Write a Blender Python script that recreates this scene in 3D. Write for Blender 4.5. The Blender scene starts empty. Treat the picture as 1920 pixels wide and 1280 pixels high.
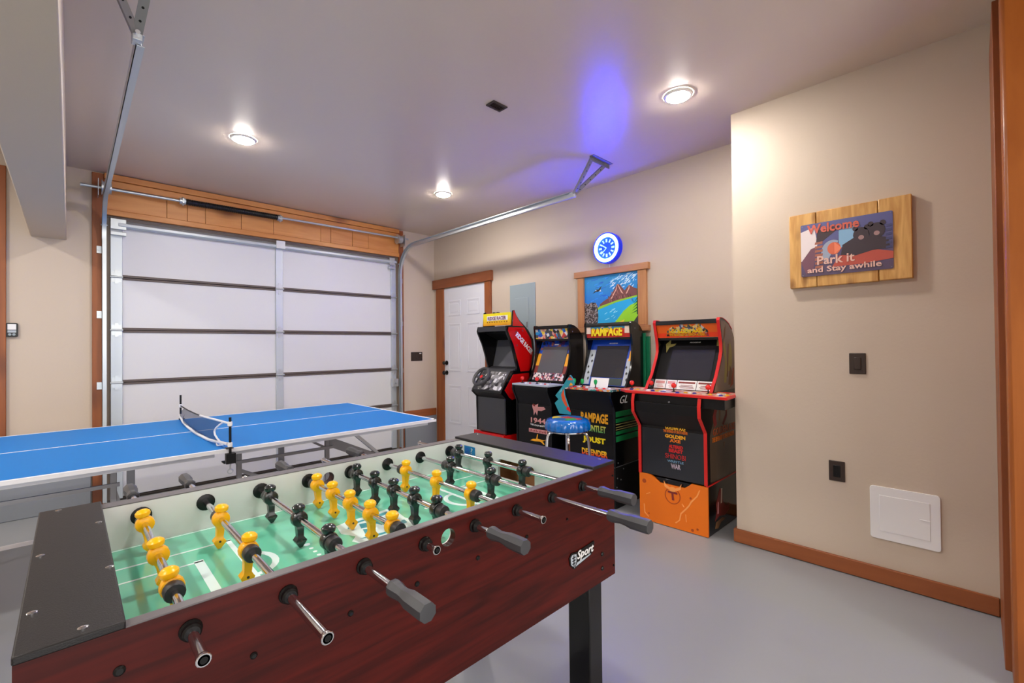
import bpy, bmesh, math, random
from mathutils import Vector, Matrix
from mathutils.geometry import tessellate_polygon

S = bpy.context.scene
COL = S.collection
PI = math.pi

# ------------------------------------------------------------------ camera
cam_d = bpy.data.cameras.new('camera')
cam_d.sensor_width = 36.0
cam_d.lens = 849.316 / 1920 * 36.0
cam_d.clip_start = 0.02
cam = bpy.data.objects.new('camera', cam_d)
COL.objects.link(cam)
yaw, pit, rol = math.radians(44.303), math.radians(0.558), math.radians(-0.59886)
fw = Vector((math.sin(yaw) * math.cos(pit), math.cos(yaw) * math.cos(pit), math.sin(pit)))
rt = fw.cross(Vector((0, 0, 1))).normalized()
up = rt.cross(fw)
rt2 = math.cos(rol) * rt + math.sin(rol) * up
up2 = -math.sin(rol) * rt + math.cos(rol) * up
cam.matrix_world = Matrix(((rt2.x, up2.x, -fw.x, 0), (rt2.y, up2.y, -fw.y, 0),
                           (rt2.z, up2.z, -fw.z, 1.30), (0, 0, 0, 1)))
S.camera = cam

# ------------------------------------------------------------------ world, exposure, lamps
w = bpy.data.worlds.new('world')
S.world = w
w.use_nodes = True
w.node_tree.nodes['Background'].inputs[0].default_value = (1.0, 0.98, 0.96, 1)
w.node_tree.nodes['Background'].inputs[1].default_value = 6.0
S.view_settings.view_transform = 'Standard'
S.view_settings.look = 'None'
S.view_settings.gamma = 1
S.view_settings.use_curve_mapping = False
S.view_settings.exposure = -0.22
CEIL = 2.815
LAMP_W = 23.0
LENS_R = 0.066
NEON = 230.0
LAMP_COL = (1.0, 0.95, 0.89)


def ceiling_lamp(x, y, power):
    """a recessed ceiling lamp behind the camera or in the next bay"""
    d = bpy.data.lights.new('ceiling_lamp', 'AREA')
    d.shape = 'DISK'
    d.size = 0.16
    d.energy = power
    d.color = LAMP_COL
    o = bpy.data.objects.new('ceiling_lamp', d)
    o.location = (x, y, CEIL - 0.012)
    COL.objects.link(o)


for lx, ly, lp in ((0.90, 1.25, 1), (-1.3, 3.67, 1.5), (-1.3, 1.25, 1.5), (-3.0, 3.67, 1.3), (-3.0, 1.25, 1.3),
                   (1.62, -1.85, 1.0), (-0.2, -1.85, 1.0), (-2.2, -1.85, 1.0)):
    ceiling_lamp(lx, ly, LAMP_W * lp)


# an added opening behind the camera lets in fill from the sky; this portal only guides the sampling of that sky
pd = bpy.data.lights.new('sky_portal', 'AREA')
pd.shape = 'RECTANGLE'
pd.size, pd.size_y = 4.4, 2.4
pd.cycles.is_portal = True
po = bpy.data.objects.new('sky_portal', pd)
po.location = (0, -3.8, 1.2)
po.rotation_euler = (-PI / 2, 0, 0)
po.rotation_euler = (PI / 2, 0, 0)
COL.objects.link(po)


# ------------------------------------------------------------------ materials
def lin(c):
    r = []
    for v in c:
        v = v / 255.0
        r.append(v / 12.92 if v <= 0.04045 else ((v + 0.055) / 1.055) ** 2.4)
    return (r[0], r[1], r[2], 1.0)


def mat(name, c, rough=0.5, metal=0.0, coat=0.0, spec=0.5, emit=None, estr=0.0, var=0.0, vscale=6.0,
        bump=0.0, bscale=60.0, alpha=1.0, trans=0.0):
    m = bpy.data.materials.new(name)
    m.use_nodes = True
    nt = m.node_tree
    b = nt.nodes['Principled BSDF']
    b.inputs['Base Color'].default_value = lin(c)
    b.inputs['Roughness'].default_value = rough
    b.inputs['Metallic'].default_value = metal
    b.inputs['Coat Weight'].default_value = coat
    b.inputs['Coat Roughness'].default_value = 0.08
    b.inputs['Specular IOR Level'].default_value = spec
    b.inputs['Alpha'].default_value = alpha
    b.inputs['Transmission Weight'].default_value = trans
    if emit:
        b.inputs['Emission Color'].default_value = lin(emit)
        b.inputs['Emission Strength'].default_value = estr
    if var or bump:
        tc = nt.nodes.new('ShaderNodeTexCoord')
        if var:
            n = nt.nodes.new('ShaderNodeTexNoise')
            n.inputs['Scale'].default_value = vscale
            n.inputs['Detail'].default_value = 5
            nt.links.new(tc.outputs['Object'], n.inputs['Vector'])
            mr = nt.nodes.new('ShaderNodeMapRange')
            mr.inputs[1].default_value = 6.0
            mr.inputs[2].default_value = 0.7
            mr.inputs[3].default_value = 1 - var
            mr.inputs[4].default_value = 1 + var
            nt.links.new(n.outputs['Fac'], mr.inputs[0])
            mx = nt.nodes.new('ShaderNodeMix')
            mx.data_type = 'RGBA'
            mx.blend_type = 'MULTIPLY'
            mx.inputs[0].default_value = 1
            mx.inputs[6].default_value = lin(c)
            nt.links.new(mr.outputs[0], mx.inputs[7])
            nt.links.new(mx.outputs[2], b.inputs['Base Color'])
        if bump:
            n2 = nt.nodes.new('ShaderNodeTexNoise')
            n2.inputs['Scale'].default_value = bscale
            n2.inputs['Detail'].default_value = 3
            nt.links.new(tc.outputs['Object'], n2.inputs['Vector'])
            bp = nt.nodes.new('ShaderNodeBump')
            bp.inputs['Strength'].default_value = bump
            bp.inputs['Distance'].default_value = 0.01
            nt.links.new(n2.outputs['Fac'], bp.inputs['Height'])
            nt.links.new(bp.outputs[0], b.inputs['Normal'])
    return m


def wood(name, c1, c2, grain='x', scale=5.0, rough=0.45, knots=True, stretch=0.10, coat=0.0, kc=None, spec=0.5):
    m = bpy.data.materials.new(name)
    m.use_nodes = True
    nt = m.node_tree
    b = nt.nodes['Principled BSDF']
    b.inputs['Roughness'].default_value = rough
    b.inputs['Specular IOR Level'].default_value = spec
    b.inputs['Coat Weight'].default_value = coat
    b.inputs['Coat Roughness'].default_value = 0.15
    tc = nt.nodes.new('ShaderNodeTexCoord')
    mp = nt.nodes.new('ShaderNodeMapping')
    s = {'x': (stretch, 1, 1), 'y': (1, stretch, 1), 'z': (1, 1, stretch)}[grain]
    mp.inputs['Scale'].default_value = s
    nt.links.new(tc.outputs['Object'], mp.inputs[0])
    n = nt.nodes.new('ShaderNodeTexNoise')
    n.inputs['Scale'].default_value = scale * 4
    n.inputs['Detail'].default_value = 8
    n.inputs['Distortion'].default_value = 0.8
    nt.links.new(mp.outputs[0], n.inputs['Vector'])
    r = nt.nodes.new('ShaderNodeValToRGB')
    r.color_ramp.elements[0].position = 0.3
    r.color_ramp.elements[1].position = 0.72
    r.color_ramp.elements[0].color = lin(c1)
    r.color_ramp.elements[1].color = lin(c2)
    nt.links.new(n.outputs['Fac'], r.inputs[0])
    last = r.outputs[0]
    if knots:
        mp2 = nt.nodes.new('ShaderNodeMapping')
        mp2.inputs['Scale'].default_value = {'x': (0.45, 1, 1), 'y': (1, 0.45, 1), 'z': (1, 1, 0.45)}[grain]
        nt.links.new(tc.outputs['Object'], mp2.inputs[0])
        v = nt.nodes.new('ShaderNodeTexVoronoi')
        v.inputs['Scale'].default_value = scale * 1.1
        nt.links.new(mp2.outputs[0], v.inputs['Vector'])
        r2 = nt.nodes.new('ShaderNodeValToRGB')
        r2.color_ramp.elements[0].position = 0.03
        r2.color_ramp.elements[1].position = 0.24
        r2.color_ramp.elements[0].color = (1, 1, 1, 1)
        r2.color_ramp.elements[1].color = (0, 0, 0, 1)
        nt.links.new(v.outputs['Distance'], r2.inputs[0])
        mx = nt.nodes.new('ShaderNodeMix')
        mx.data_type = 'RGBA'
        nt.links.new(r2.outputs[0], mx.inputs[0])
        nt.links.new(last, mx.inputs[6])
        mx.inputs[7].default_value = lin(kc or tuple(int(q * 0.5) for q in c1))
        last = mx.outputs[2]
    nt.links.new(last, b.inputs['Base Color'])
    return m


def printed(name, cols, scale=40.0, rough=0.4, stretch=(1, 1, 1)):
    """flat multicoloured print: random cells out of a few ink colours"""
    m = bpy.data.materials.new(name)
    m.use_nodes = True
    nt = m.node_tree
    b = nt.nodes['Principled BSDF']
    b.inputs['Roughness'].default_value = rough
    tc = nt.nodes.new('ShaderNodeTexCoord')
    mp = nt.nodes.new('ShaderNodeMapping')
    mp.inputs['Scale'].default_value = stretch
    nt.links.new(tc.outputs['Object'], mp.inputs[0])
    v = nt.nodes.new('ShaderNodeTexVoronoi')
    v.inputs['Scale'].default_value = scale
    nt.links.new(mp.outputs[0], v.inputs['Vector'])
    sx = nt.nodes.new('ShaderNodeSeparateColor')
    nt.links.new(v.outputs['Color'], sx.inputs[0])
    r = nt.nodes.new('ShaderNodeValToRGB')
    r.color_ramp.interpolation = 'CONSTANT'
    n = len(cols)
    while len(r.color_ramp.elements) < n:
        r.color_ramp.elements.new(0.5)
    for i, c in enumerate(cols):
        r.color_ramp.elements[i].position = i / n
        r.color_ramp.elements[i].color = lin(c)
    nt.links.new(sx.outputs[0], r.inputs[0])
    nt.links.new(r.outputs[0], b.inputs['Base Color'])
    return m


def gradient(name, c1, c2, z0, z1, rough=0.5, noise=0.0):
    """ink that shades from c1 at local height z0 to c2 at z1"""
    m = bpy.data.materials.new(name)
    m.use_nodes = True
    nt = m.node_tree
    b = nt.nodes['Principled BSDF']
    b.inputs['Roughness'].default_value = rough
    tc = nt.nodes.new('ShaderNodeTexCoord')
    sp = nt.nodes.new('ShaderNodeSeparateXYZ')
    nt.links.new(tc.outputs['Object'], sp.inputs[0])
    mr = nt.nodes.new('ShaderNodeMapRange')
    mr.inputs[1].default_value = z0
    mr.inputs[2].default_value = z1
    nt.links.new(sp.outputs[2], mr.inputs[0])
    fac = mr.outputs[0]
    if noise:
        n = nt.nodes.new('ShaderNodeTexNoise')
        n.inputs['Scale'].default_value = 9
        nt.links.new(tc.outputs['Object'], n.inputs['Vector'])
        ad = nt.nodes.new('ShaderNodeMath')
        ad.operation = 'MULTIPLY_ADD'
        nt.links.new(n.outputs['Fac'], ad.inputs[0])
        ad.inputs[1].default_value = noise
        nt.links.new(mr.outputs[0], ad.inputs[2])
        fac = ad.outputs[0]
    mx = nt.nodes.new('ShaderNodeMix')
    mx.data_type = 'RGBA'
    nt.links.new(fac, mx.inputs[0])
    mx.inputs[6].default_value = lin(c1)
    mx.inputs[7].default_value = lin(c2)
    nt.links.new(mx.outputs[2], b.inputs['Base Color'])
    return m


M = {}
M['wall'] = mat('wall_paint', (202, 187, 170), 0.55, spec=0.35, bump=0.06, bscale=70, var=0.015, vscale=1.2)
M['ceil'] = mat('ceiling_paint', (216, 200, 184), 0.30, spec=0.9, bump=0.05, bscale=45, var=0.015, vscale=1.0)
M['floor'] = mat('floor_paint', (147, 150, 153), 0.36, spec=0.45, var=0.05, vscale=1.6, bump=0.02, bscale=18)
M['curb'] = mat('curb_paint', (132, 137, 144), 0.5, var=0.07, vscale=5, bump=0.15, bscale=25)
M['cedar_x'] = wood('cedar_along_x', (194, 120, 56), (222, 156, 90), 'x', 3.2, kc=(120, 62, 22))
M['cedar_z'] = wood('cedar_along_z', (128, 66, 28), (162, 92, 44), 'z', 3.2, kc=(90, 42, 16))
M['cedar_y'] = wood('cedar_along_y', (128, 68, 34), (160, 92, 50), 'y', 3.2, kc=(90, 42, 16))
M['cedar_xd'] = wood('cedar_dark_along_x', (130, 66, 30), (164, 92, 46), 'x', 3.2, kc=(90, 42, 16))
M['post'] = wood('post_wood_along_z', (152, 80, 26), (182, 106, 44), 'z', 2.6, rough=0.35, kc=(110, 52, 18))
M['pine_z'] = wood('pine_along_z', (190, 134, 66), (230, 184, 112), 'z', 9, kc=(110, 64, 26))
M['frame_y'] = wood('frame_wood_y', (176, 118, 76), (200, 146, 100), 'y', 4, knots=False)
M['frame_z'] = wood('frame_wood_z', (176, 116, 72), (204, 148, 98), 'z', 4, knots=False)
M['mahog'] = wood('mahogany_vinyl', (50, 10, 7), (82, 19, 13), 'x', 13, rough=0.38, knots=False, stretch=0.07, spec=0.22)
M['mdf'] = mat('raw_board', (168, 118, 76), 0.8)
M['doorpanel'] = mat('door_panel_white', (216, 217, 221), 0.42, var=0.01)
M['doorwhite'] = mat('door_white', (230, 232, 240), 0.4)
M['galv'] = mat('galvanised_steel', (190, 196, 200), 0.36, metal=0.75, var=0.08, vscale=14)
M['stile'] = mat('stile_steel', (196, 204, 210), 0.42, metal=0.5, var=0.05, vscale=14)
M['rail'] = mat('dark_joint', (92, 80, 76), 0.5)
M['black'] = mat('black_plastic', (11, 11, 12), 0.36, spec=0.35)
M['blackm'] = mat('black_matte', (8, 8, 9), 0.6, spec=0.3)
M['blackgloss'] = mat('black_gloss', (8, 8, 10), 0.16, coat=0.25, spec=0.35)
M['rubber'] = mat('dark_rubber', (40, 38, 40), 0.45)
M['chrome'] = mat('chrome', (214, 214, 218), 0.10, metal=1.0)
M['steel'] = mat('grey_steel_tube', (132, 132, 136), 0.42, metal=0.45)
M['darkgrey'] = mat('dark_grey_plastic', (66, 66, 70), 0.45)
M['handle'] = mat('handle_grey', (62, 63, 67), 0.42)
M['brown'] = mat('brown_plate', (52, 38, 32), 0.4)
M['white'] = mat('white_plastic', (236, 236, 238), 0.4)
M['whiteprint'] = mat('white_print', (240, 240, 240), 0.5)
M['inner'] = mat('white_laminate', (216, 216, 216), 0.22, coat=0.25)
M['field'] = mat('green_field', (104, 194, 162), 0.14, coat=0.5, var=0.03, vscale=9)
M['fieldmark'] = mat('field_marking', (214, 236, 232), 0.2)
M['fieldemb'] = mat('field_emblem_teal', (60, 150, 160), 0.3)
M['cap'] = mat('table_cap_laminate', (24, 22, 23), 0.44, spec=0.35, var=0.2, vscale=160, bump=0.12, bscale=500)
M['ledge'] = mat('grey_ledge', (96, 92, 94), 0.35)
M['yellow'] = mat('yellow_player', (252, 182, 0), 0.3, coat=0.1, spec=0.35)
M['blackpl'] = mat('black_player', (22, 28, 28), 0.25, coat=0.3)
M['blue'] = mat('table_blue', (0, 116, 196), 0.5, spec=0.2)
M['bluewhite'] = mat('table_white', (226, 228, 232), 0.45)
M['net'] = mat('net_mesh_cloth', (34, 52, 90), 0.8, alpha=0.62)
M['lens'] = mat('lamp_lens', (255, 255, 255), 0.4, emit=(255, 247, 238), estr=LAMP_W / (math.pi ** 2 * LENS_R ** 2))
M['ring'] = mat('lamp_ring', (228, 222, 216), 0.4)
M['panelgrey'] = mat('panel_grey', (150, 164, 170), 0.45)
M['neon'] = mat('neon_ring', (200, 230, 255), 0.3, emit=(255, 255, 255), estr=1.0)
M['neon'].node_tree.nodes['Principled BSDF'].inputs['Emission Color'].default_value = (0.008, 0.020, 1.0, 1)
M['neon'].node_tree.nodes['Principled BSDF'].inputs['Emission Strength'].default_value = NEON
M['clockblue'] = mat('clock_blue', (10, 40, 190), 0.25, emit=(0, 40, 255), estr=0.45)
M['clockface'] = mat('clock_face', (24, 90, 220), 0.4, emit=(10, 70, 235), estr=0.5)
M['clockmark'] = mat('clock_mark', (190, 230, 255), 0.4, emit=(170, 220, 255), estr=0.9)
M['red'] = mat('red_gloss', (206, 12, 14), 0.2, coat=0.5)
M['redtrim'] = mat('red_edge_moulding', (214, 32, 28), 0.35)
M['orange'] = mat('orange_panel', (226, 112, 8), 0.38, var=0.04, vscale=4)
M['orangedk'] = mat('orange_dark_print', (168, 70, 16), 0.45)
M['orangelt'] = mat('orange_light_print', (244, 158, 82), 0.45)
M['yellowp'] = mat('yellow_print', (240, 214, 20), 0.4)
M['goldp'] = mat('gold_print', (240, 168, 28), 0.45)
M['greyscreen'] = mat('screen_glass', (92, 94, 100), 0.12, coat=0.6)
M['darkscreen'] = mat('dark_screen_glass', (44, 44, 48), 0.10, coat=0.7)
M['green'] = mat('green_paint', (12, 122, 82), 0.45)
M['greenp'] = mat('green_print', (16, 128, 66), 0.45)
M['greenb'] = mat('green_ball', (16, 170, 84), 0.25)
M['redball'] = mat('red_ball', (226, 40, 34), 0.25)
M['bluep'] = mat('blue_print', (14, 70, 190), 0.45)
M['lightgrey'] = mat('light_grey_print', (178, 188, 198), 0.45)
M['pink'] = mat('pink_print', (214, 150, 150), 0.5)
M['darkred'] = mat('dark_red_print', (126, 40, 34), 0.5)
M['bronze'] = mat('bronze_print', (130, 92, 58), 0.5)
M['olive'] = mat('olive_print', (178, 168, 96), 0.5)
M['stoolblue'] = mat('stool_blue_vinyl', (0, 106, 196), 0.14, coat=0.8)
M['cream'] = mat('cream_print', (226, 206, 190), 0.5)


# ------------------------------------------------------------------ mesh builder
class B:
    def __init__(s):
        s.v = []
        s.f = []
        s.mi = []
        s.cur = 0

    def m(s, i):
        s.cur = i
        return s

    def add(s, vs, fs):
        o = len(s.v)
        s.v += [tuple(p) for p in vs]
        for f in fs:
            s.f.append([o + i for i in f])
            s.mi.append(s.cur)
        return s

    def box(s, x0, y0, z0, x1, y1, z1):
        x0, x1 = min(x0, x1), max(x0, x1)
        y0, y1 = min(y0, y1), max(y0, y1)
        z0, z1 = min(z0, z1), max(z0, z1)
        return s.add([(x0, y0, z0), (x1, y0, z0), (x1, y1, z0), (x0, y1, z0), (x0, y0, z1), (x1, y0, z1), (x1, y1, z1),
                      (x0, y1, z1)], [(0, 3, 2, 1), (4, 5, 6, 7), (0, 1, 5, 4), (1, 2, 6, 5), (2, 3, 7, 6), (3, 0, 4, 7)])

    def obox(s, p, ax, ay, az):
        """box centred at p with half-extent vectors"""
        p, ax, ay, az = map(Vector, (p, ax, ay, az))
        vs = []
        for k in (-1, 1):
            for (i, j) in ((-1, -1), (1, -1), (1, 1), (-1, 1)):
                vs.append(p + i * ax + j * ay + k * az)
        return s.add(vs, [(0, 3, 2, 1), (4, 5, 6, 7), (0, 1, 5, 4), (1, 2, 6, 5), (2, 3, 7, 6), (3, 0, 4, 7)])

    def plate(s, outer, holes, axis, a0, a1):
        """a flat plate with holes; outline in the plane across axis: 'y' -> (x,z), 'x' -> (y,z), 'z' -> (x,y)"""
        def P(p, a):
            return {'y': (p[0], a, p[1]), 'x': (a, p[0], p[1]), 'z': (p[0], p[1], a)}[axis]
        loops = [list(outer)] + [list(h) for h in holes]
        flat = [p for l in loops for p in l]
        tris = tessellate_polygon([[Vector((p[0], p[1], 0)) for p in l] for l in loops])
        n = len(flat)
        vs = [P(p, a0) for p in flat] + [P(p, a1) for p in flat]
        fs = [tuple(t) for t in tris] + [tuple(n + i for i in reversed(t)) for t in tris]
        o = 0
        for l in loops:
            k = len(l)
            for i in range(k):
                j = (i + 1) % k
                fs.append((o + i, o + j, n + o + j, n + o + i))
            o += k
        return s.add(vs, fs)

    def prism(s, pts, axis, a0, a1):
        return s.plate(pts, [], axis, a0, a1)

    def cone(s, p0, p1, r0, r1=None, n=14, caps=True, ph=0.0):
        r1 = r0 if r1 is None else r1
        p0, p1 = Vector(p0), Vector(p1)
        d = (p1 - p0).normalized()
        a = d.orthogonal().normalized() if abs(d.z) < 0.99 else Vector((1, 0, 0))
        if abs(d.z) < 0.99:
            a = Vector((0, 0, 1)) - d * d.z
            a.normalize()
        b = d.cross(a)
        vs = []
        for p, r in ((p0, r0), (p1, r1)):
            for i in range(n):
                t = 2 * PI * i / n + ph
                vs.append(p + r * (math.cos(t) * a + math.sin(t) * b))
        fs = [(i, (i + 1) % n, n + (i + 1) % n, n + i) for i in range(n)]
        if caps:
            fs.append(tuple(reversed(range(n))))
            fs.append(tuple(range(n, 2 * n)))
        return s.add(vs, fs)

    def tube(s, path, r, n=8, caps=True):
        path = [Vector(p) for p in path]
        vs = []
        pa = None
        for i, p in enumerate(path):
            d = (path[min(i + 1, len(path) - 1)] - path[max(i - 1, 0)]).normalized()
            if pa is None:
                pa = d.orthogonal().normalized()
            pa = (pa - d * pa.dot(d)).normalized()
            b = d.cross(pa)
            rr = r[i] if isinstance(r, (list, tuple)) else r
            for k in range(n):
                t = 2 * PI * k / n
                vs.append(p + rr * (math.cos(t) * pa + math.sin(t) * b))
        fs = []
        for i in range(len(path) - 1):
            for k in range(n):
                fs.append((i * n + k, i * n + (k + 1) % n, (i + 1) * n + (k + 1) % n, (i + 1) * n + k))
        if caps:
            fs.append(tuple(reversed(range(n))))
            fs.append(tuple(range((len(path) - 1) * n, len(path) * n)))
        return s.add(vs, fs)

    def lathe(s, prof, c, axis='z', n=20, ph=0.0):
        """prof: list of (radius, height along axis)"""
        vs = []
        c = Vector(c)
        A = {'z': (Vector((1, 0, 0)), Vector((0, 1, 0)), Vector((0, 0, 1))),
             'y': (Vector((0, 0, 1)), Vector((1, 0, 0)), Vector((0, 1, 0))),
             'x': (Vector((0, 1, 0)), Vector((0, 0, 1)), Vector((1, 0, 0)))}[axis]
        for (r, h) in prof:
            for i in range(n):
                t = 2 * PI * i / n + ph
                vs.append(c + A[2] * h + r * (math.cos(t) * A[0] + math.sin(t) * A[1]))
        fs = []
        for j in range(len(prof) - 1):
            for i in range(n):
                fs.append((j * n + i, j * n + (i + 1) % n, (j + 1) * n + (i + 1) % n, (j + 1) * n + i))
        fs.append(tuple(reversed(range(n))))
        fs.append(tuple(range((len(prof) - 1) * n, len(prof) * n)))
        return s.add(vs, fs)

    def ball(s, c, r, n=12, sq=(1, 1, 1)):
        c = Vector(c)
        vs = []
        m = n // 2
        for j in range(m + 1):
            a = -PI / 2 + PI * j / m
            for i in range(n):
                t = 2 * PI * i / n
                rr = r * max(math.cos(a), 0.02)
                vs.append((c.x + sq[0] * rr * math.cos(t), c.y + sq[1] * rr * math.sin(t), c.z + sq[2] * r * math.sin(a)))
        fs = []
        for j in range(m):
            for i in range(n):
                fs.append((j * n + i, j * n + (i + 1) % n, (j + 1) * n + (i + 1) % n, (j + 1) * n + i))
        fs.append(tuple(reversed(range(n))))
        fs.append(tuple(range(m * n, (m + 1) * n)))
        return s.add(vs, fs)

    def build(s, name, mats, parent=None, org=(0, 0, 0), bevel=0.0, seg=2, smooth=35):
        me = bpy.data.meshes.new(name)
        ox, oy, oz = org
        me.from_pydata([(x - ox, y - oy, z - oz) for x, y, z in s.v], [], s.f)
        if not isinstance(mats, (list, tuple)):
            mats = [mats]
        for q in mats:
            me.materials.append(q)
        me.polygons.foreach_set('material_index', s.mi)
        bm = bmesh.new()
        bm.from_mesh(me)
        bmesh.ops.recalc_face_normals(bm, faces=bm.faces)
        bm.to_mesh(me)
        bm.free()
        me.shade_smooth()
        me.set_sharp_from_angle(angle=math.radians(smooth))
        o = bpy.data.objects.new(name, me)
        COL.objects.link(o)
        if parent is not None:
            o.parent = parent
        else:
            o.location = org
        if bevel:
            md = o.modifiers.new('bevel', 'BEVEL')
            md.width = bevel
            md.segments = seg
            md.limit_method = 'ANGLE'
            md.angle_limit = math.radians(40)
        return o


def thing(name, label, cat, loc, group=None):
    o = bpy.data.objects.new(name, None)
    o.empty_display_size = 0.1
    o.location = loc
    COL.objects.link(o)
    o['label'] = label
    o['category'] = cat
    if group:
        o['group'] = group
    return o


def tag(o, label, cat, group=None):
    o['label'] = label
    o['category'] = cat
    if group:
        o['group'] = group
    return o


def struct(o):
    o['kind'] = 'structure'
    return o


def copy_tree(o, parent=None):
    c = o.copy()
    COL.objects.link(c)
    if parent is not None:
        c.parent = parent
    for ch in list(o.children):
        copy_tree(ch, c)
    return c


def text_mesh(body, bold=0.0, ext=0.02, shear=0.0):
    cu = bpy.data.curves.new('lettering', 'FONT')
    cu.body = body
    cu.size = 1
    cu.resolution_u = 2
    cu.extrude = ext
    cu.offset = bold
    cu.shear = shear
    cu.align_x = 'CENTER'
    ob = bpy.data.objects.new('lettering', cu)
    COL.objects.link(ob)
    bpy.context.view_layer.update()
    me = bpy.data.meshes.new_from_object(ob.evaluated_get(bpy.context.evaluated_depsgraph_get()))
    bpy.data.objects.remove(ob)
    bpy.data.curves.remove(cu)
    return me


def text(body, material, parent, org, pos, xd, yd, width, height, bold=0.015, shear=0.0, depth=0.0012, name='lettering',
         arch=0.0):
    """flat lettering of given overall width and height, centred at pos"""
    me = text_mesh(body, bold, 0.5, shear)
    xs = [v.co.x for v in me.vertices]
    ys = [v.co.y for v in me.vertices]
    x0, x1, y0, y1 = min(xs), max(xs), min(ys), max(ys)
    xd, yd, pos = Vector(xd), Vector(yd), Vector(pos) - Vector(org)
    nn = xd.cross(yd)
    for v in me.vertices:
        u = (v.co.x - (x0 + x1) / 2) / (x1 - x0) * width
        h = (v.co.y - (y0 + y1) / 2) / (y1 - y0) * height
        h += arch * (1 - (2 * u / width) ** 2)
        v.co = pos + xd * u + yd * h + nn * (v.co.z * depth)
    me.materials.clear()
    me.materials.append(material)
    me.name = name
    o = bpy.data.objects.new(name, me)
    COL.objects.link(o)
    if parent is not None:
        o.parent = parent
    return o


def circle(cx, cy, r, n=24):
    return [(cx + r * math.cos(2 * PI * i / n), cy + r * math.sin(2 * PI * i / n)) for i in range(n)]


def rrect(x0, y0, x1, y1, r, n=4):
    pts = []
    for cx, cy, a in ((x1 - r, y1 - r, 0), (x0 + r, y1 - r, 90), (x0 + r, y0 + r, 180), (x1 - r, y0 + r, 270)):
        for i in range(n + 1):
            t = math.radians(a + 90 * i / n)
            pts.append((cx + r * math.cos(t), cy + r * math.sin(t)))
    return pts

# ================================================================== STRUCTURE
YG, XR, XJ, YJ = 5.20, 3.59, 3.137, 1.115


def sbox(name, m, *bs, **k):
    b = B()
    for q in bs:
        b.box(*q)
    return struct(b.build(name, m, **k))


sbox('floor', M['floor'], (-4.1, -3.9, -0.1, 3.9, 5.6, 0.0))
sbox('ceiling', M['ceil'], (-4.1, -3.9, CEIL, 3.9, 5.6, CEIL + 0.1))
sbox('wall_back', M['wall'], (-4.1, YG, 0, 0.205, YG + 0.2, CEIL), (3.03, YG, 0, 3.9, YG + 0.2, CEIL),
     (0.205, YG, 2.45, 3.03, YG + 0.2, CEIL), (0.205, YG + 0.06, 0, 3.03, YG + 0.2, 2.45))  # slab behind the garage door is added to stop sky light leaking in
sbox('wall_right', M['wall'], (XR, YJ, 0, XR + 0.2, YG, CEIL))
sbox('wall_near_right', M['wall'], (XJ, -0.24, 0, XR + 0.2, YJ, CEIL))
sbox('wall_left', M['wall'], (-4.1, -3.9, 0, -4.0, YG, CEIL))
sbox('wall_front', M['wall'], (-4.0, -3.9, 0, -2.2, -3.8, CEIL), (2.2, -3.9, 0, 3.9, -3.8, CEIL), (-2.2, -3.9, 2.4, 2.2, -3.8, CEIL))  # unseen gap in the middle is added to let sky fill light in
sbox('wall_side', M['wall'], (3.0, -3.8, 0, 3.1, -0.235, CEIL))
sbox('wall_stub', M['wall'], (2.64, -0.24, 0, XJ, -0.085, CEIL))
# dropped beam between the two bays
sbox('trim_1', M['wall'], (-0.222, -3.8, 2.205, -0.020, YG, CEIL), bevel=0.006)
# concrete curb under the garage wall and the wooden baseboards
sbox('trim_2', M['curb'], (-4.0, YG - 0.035, 0, 0.125, YG, 0.37), (3.10, YG - 0.035, 0, XR, YG, 0.37), bevel=0.006)
sbox('baseboard_back', M['cedar_xd'], (3.10, YG - 0.03, 0.372, XR, YG, 0.465), bevel=0.003)
bb = sbox('baseboard_near_right', M['cedar_y'], (XJ - 0.018, -0.06, 0.004, XJ, YJ + 0.016, 0.088), bevel=0.003)
sbox('baseboard_right', M['cedar_y'], (XJ, YJ, 0.004, XR, YJ + 0.016, 0.088), (XR - 0.016, YJ + 0.016, 0.004, XR, 3.98, 0.088),
     bevel=0.003)
# wooden opening casing at the right edge of the picture
sbox('trim_3', M['cedar_z'], (2.645, -0.086, 0, XJ, -0.062, 2.66), bevel=0.002)
tp = sbox('trim_4', M['post'], (2.50, -0.30, 0, 2.64, -0.080, 2.63), bevel=0.012)
sbox('trim_5', M['cedar_xd'], (-1.6, -0.30, 2.63, 2.64, -0.080, CEIL), bevel=0.004)

# garage door casing: jambs and plank header
sbox('trim_6', M['cedar_z'], (0.133, YG - 0.03, 0, 0.208, YG, CEIL - 0.012), bevel=0.003)
sbox('trim_7', M['cedar_z'], (3.028, YG - 0.03, 0, 3.094, YG, CEIL - 0.012), bevel=0.003)
sbox('trim_8', M['cedar_z'], (-0.47, YG - 0.03, 0, -0.350, YG, 2.72), bevel=0.003)
hdr = sbox('trim_9', M['rail'], (0.208, YG - 0.012, 2.452, 3.028, YG, CEIL - 0.004))
xs = [0.21, 0.637, 0.791, 0.935, 1.24, 1.54, 2.033, 2.148, 2.405, 2.608, 3.026]
for i in range(len(xs) - 1):
    d = 0.004 * ((i * 7) % 3) / 3
    B().box(xs[i] + 0.0015, YG - 0.032 - d, 2.505, xs[i + 1] - 0.0015, YG - 0.012, 2.695).build('plank', M['cedar_x'], hdr, bevel=0.002)
B().box(0.21, YG - 0.030, 2.700, 3.026, YG - 0.012, 2.755).build('plank', M['cedar_x'], hdr, bevel=0.002)
B().box(0.21, YG - 0.048, 2.758, 3.026, YG - 0.012, CEIL - 0.006).build('plank', M['cedar_x'], hdr, bevel=0.003)
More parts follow.
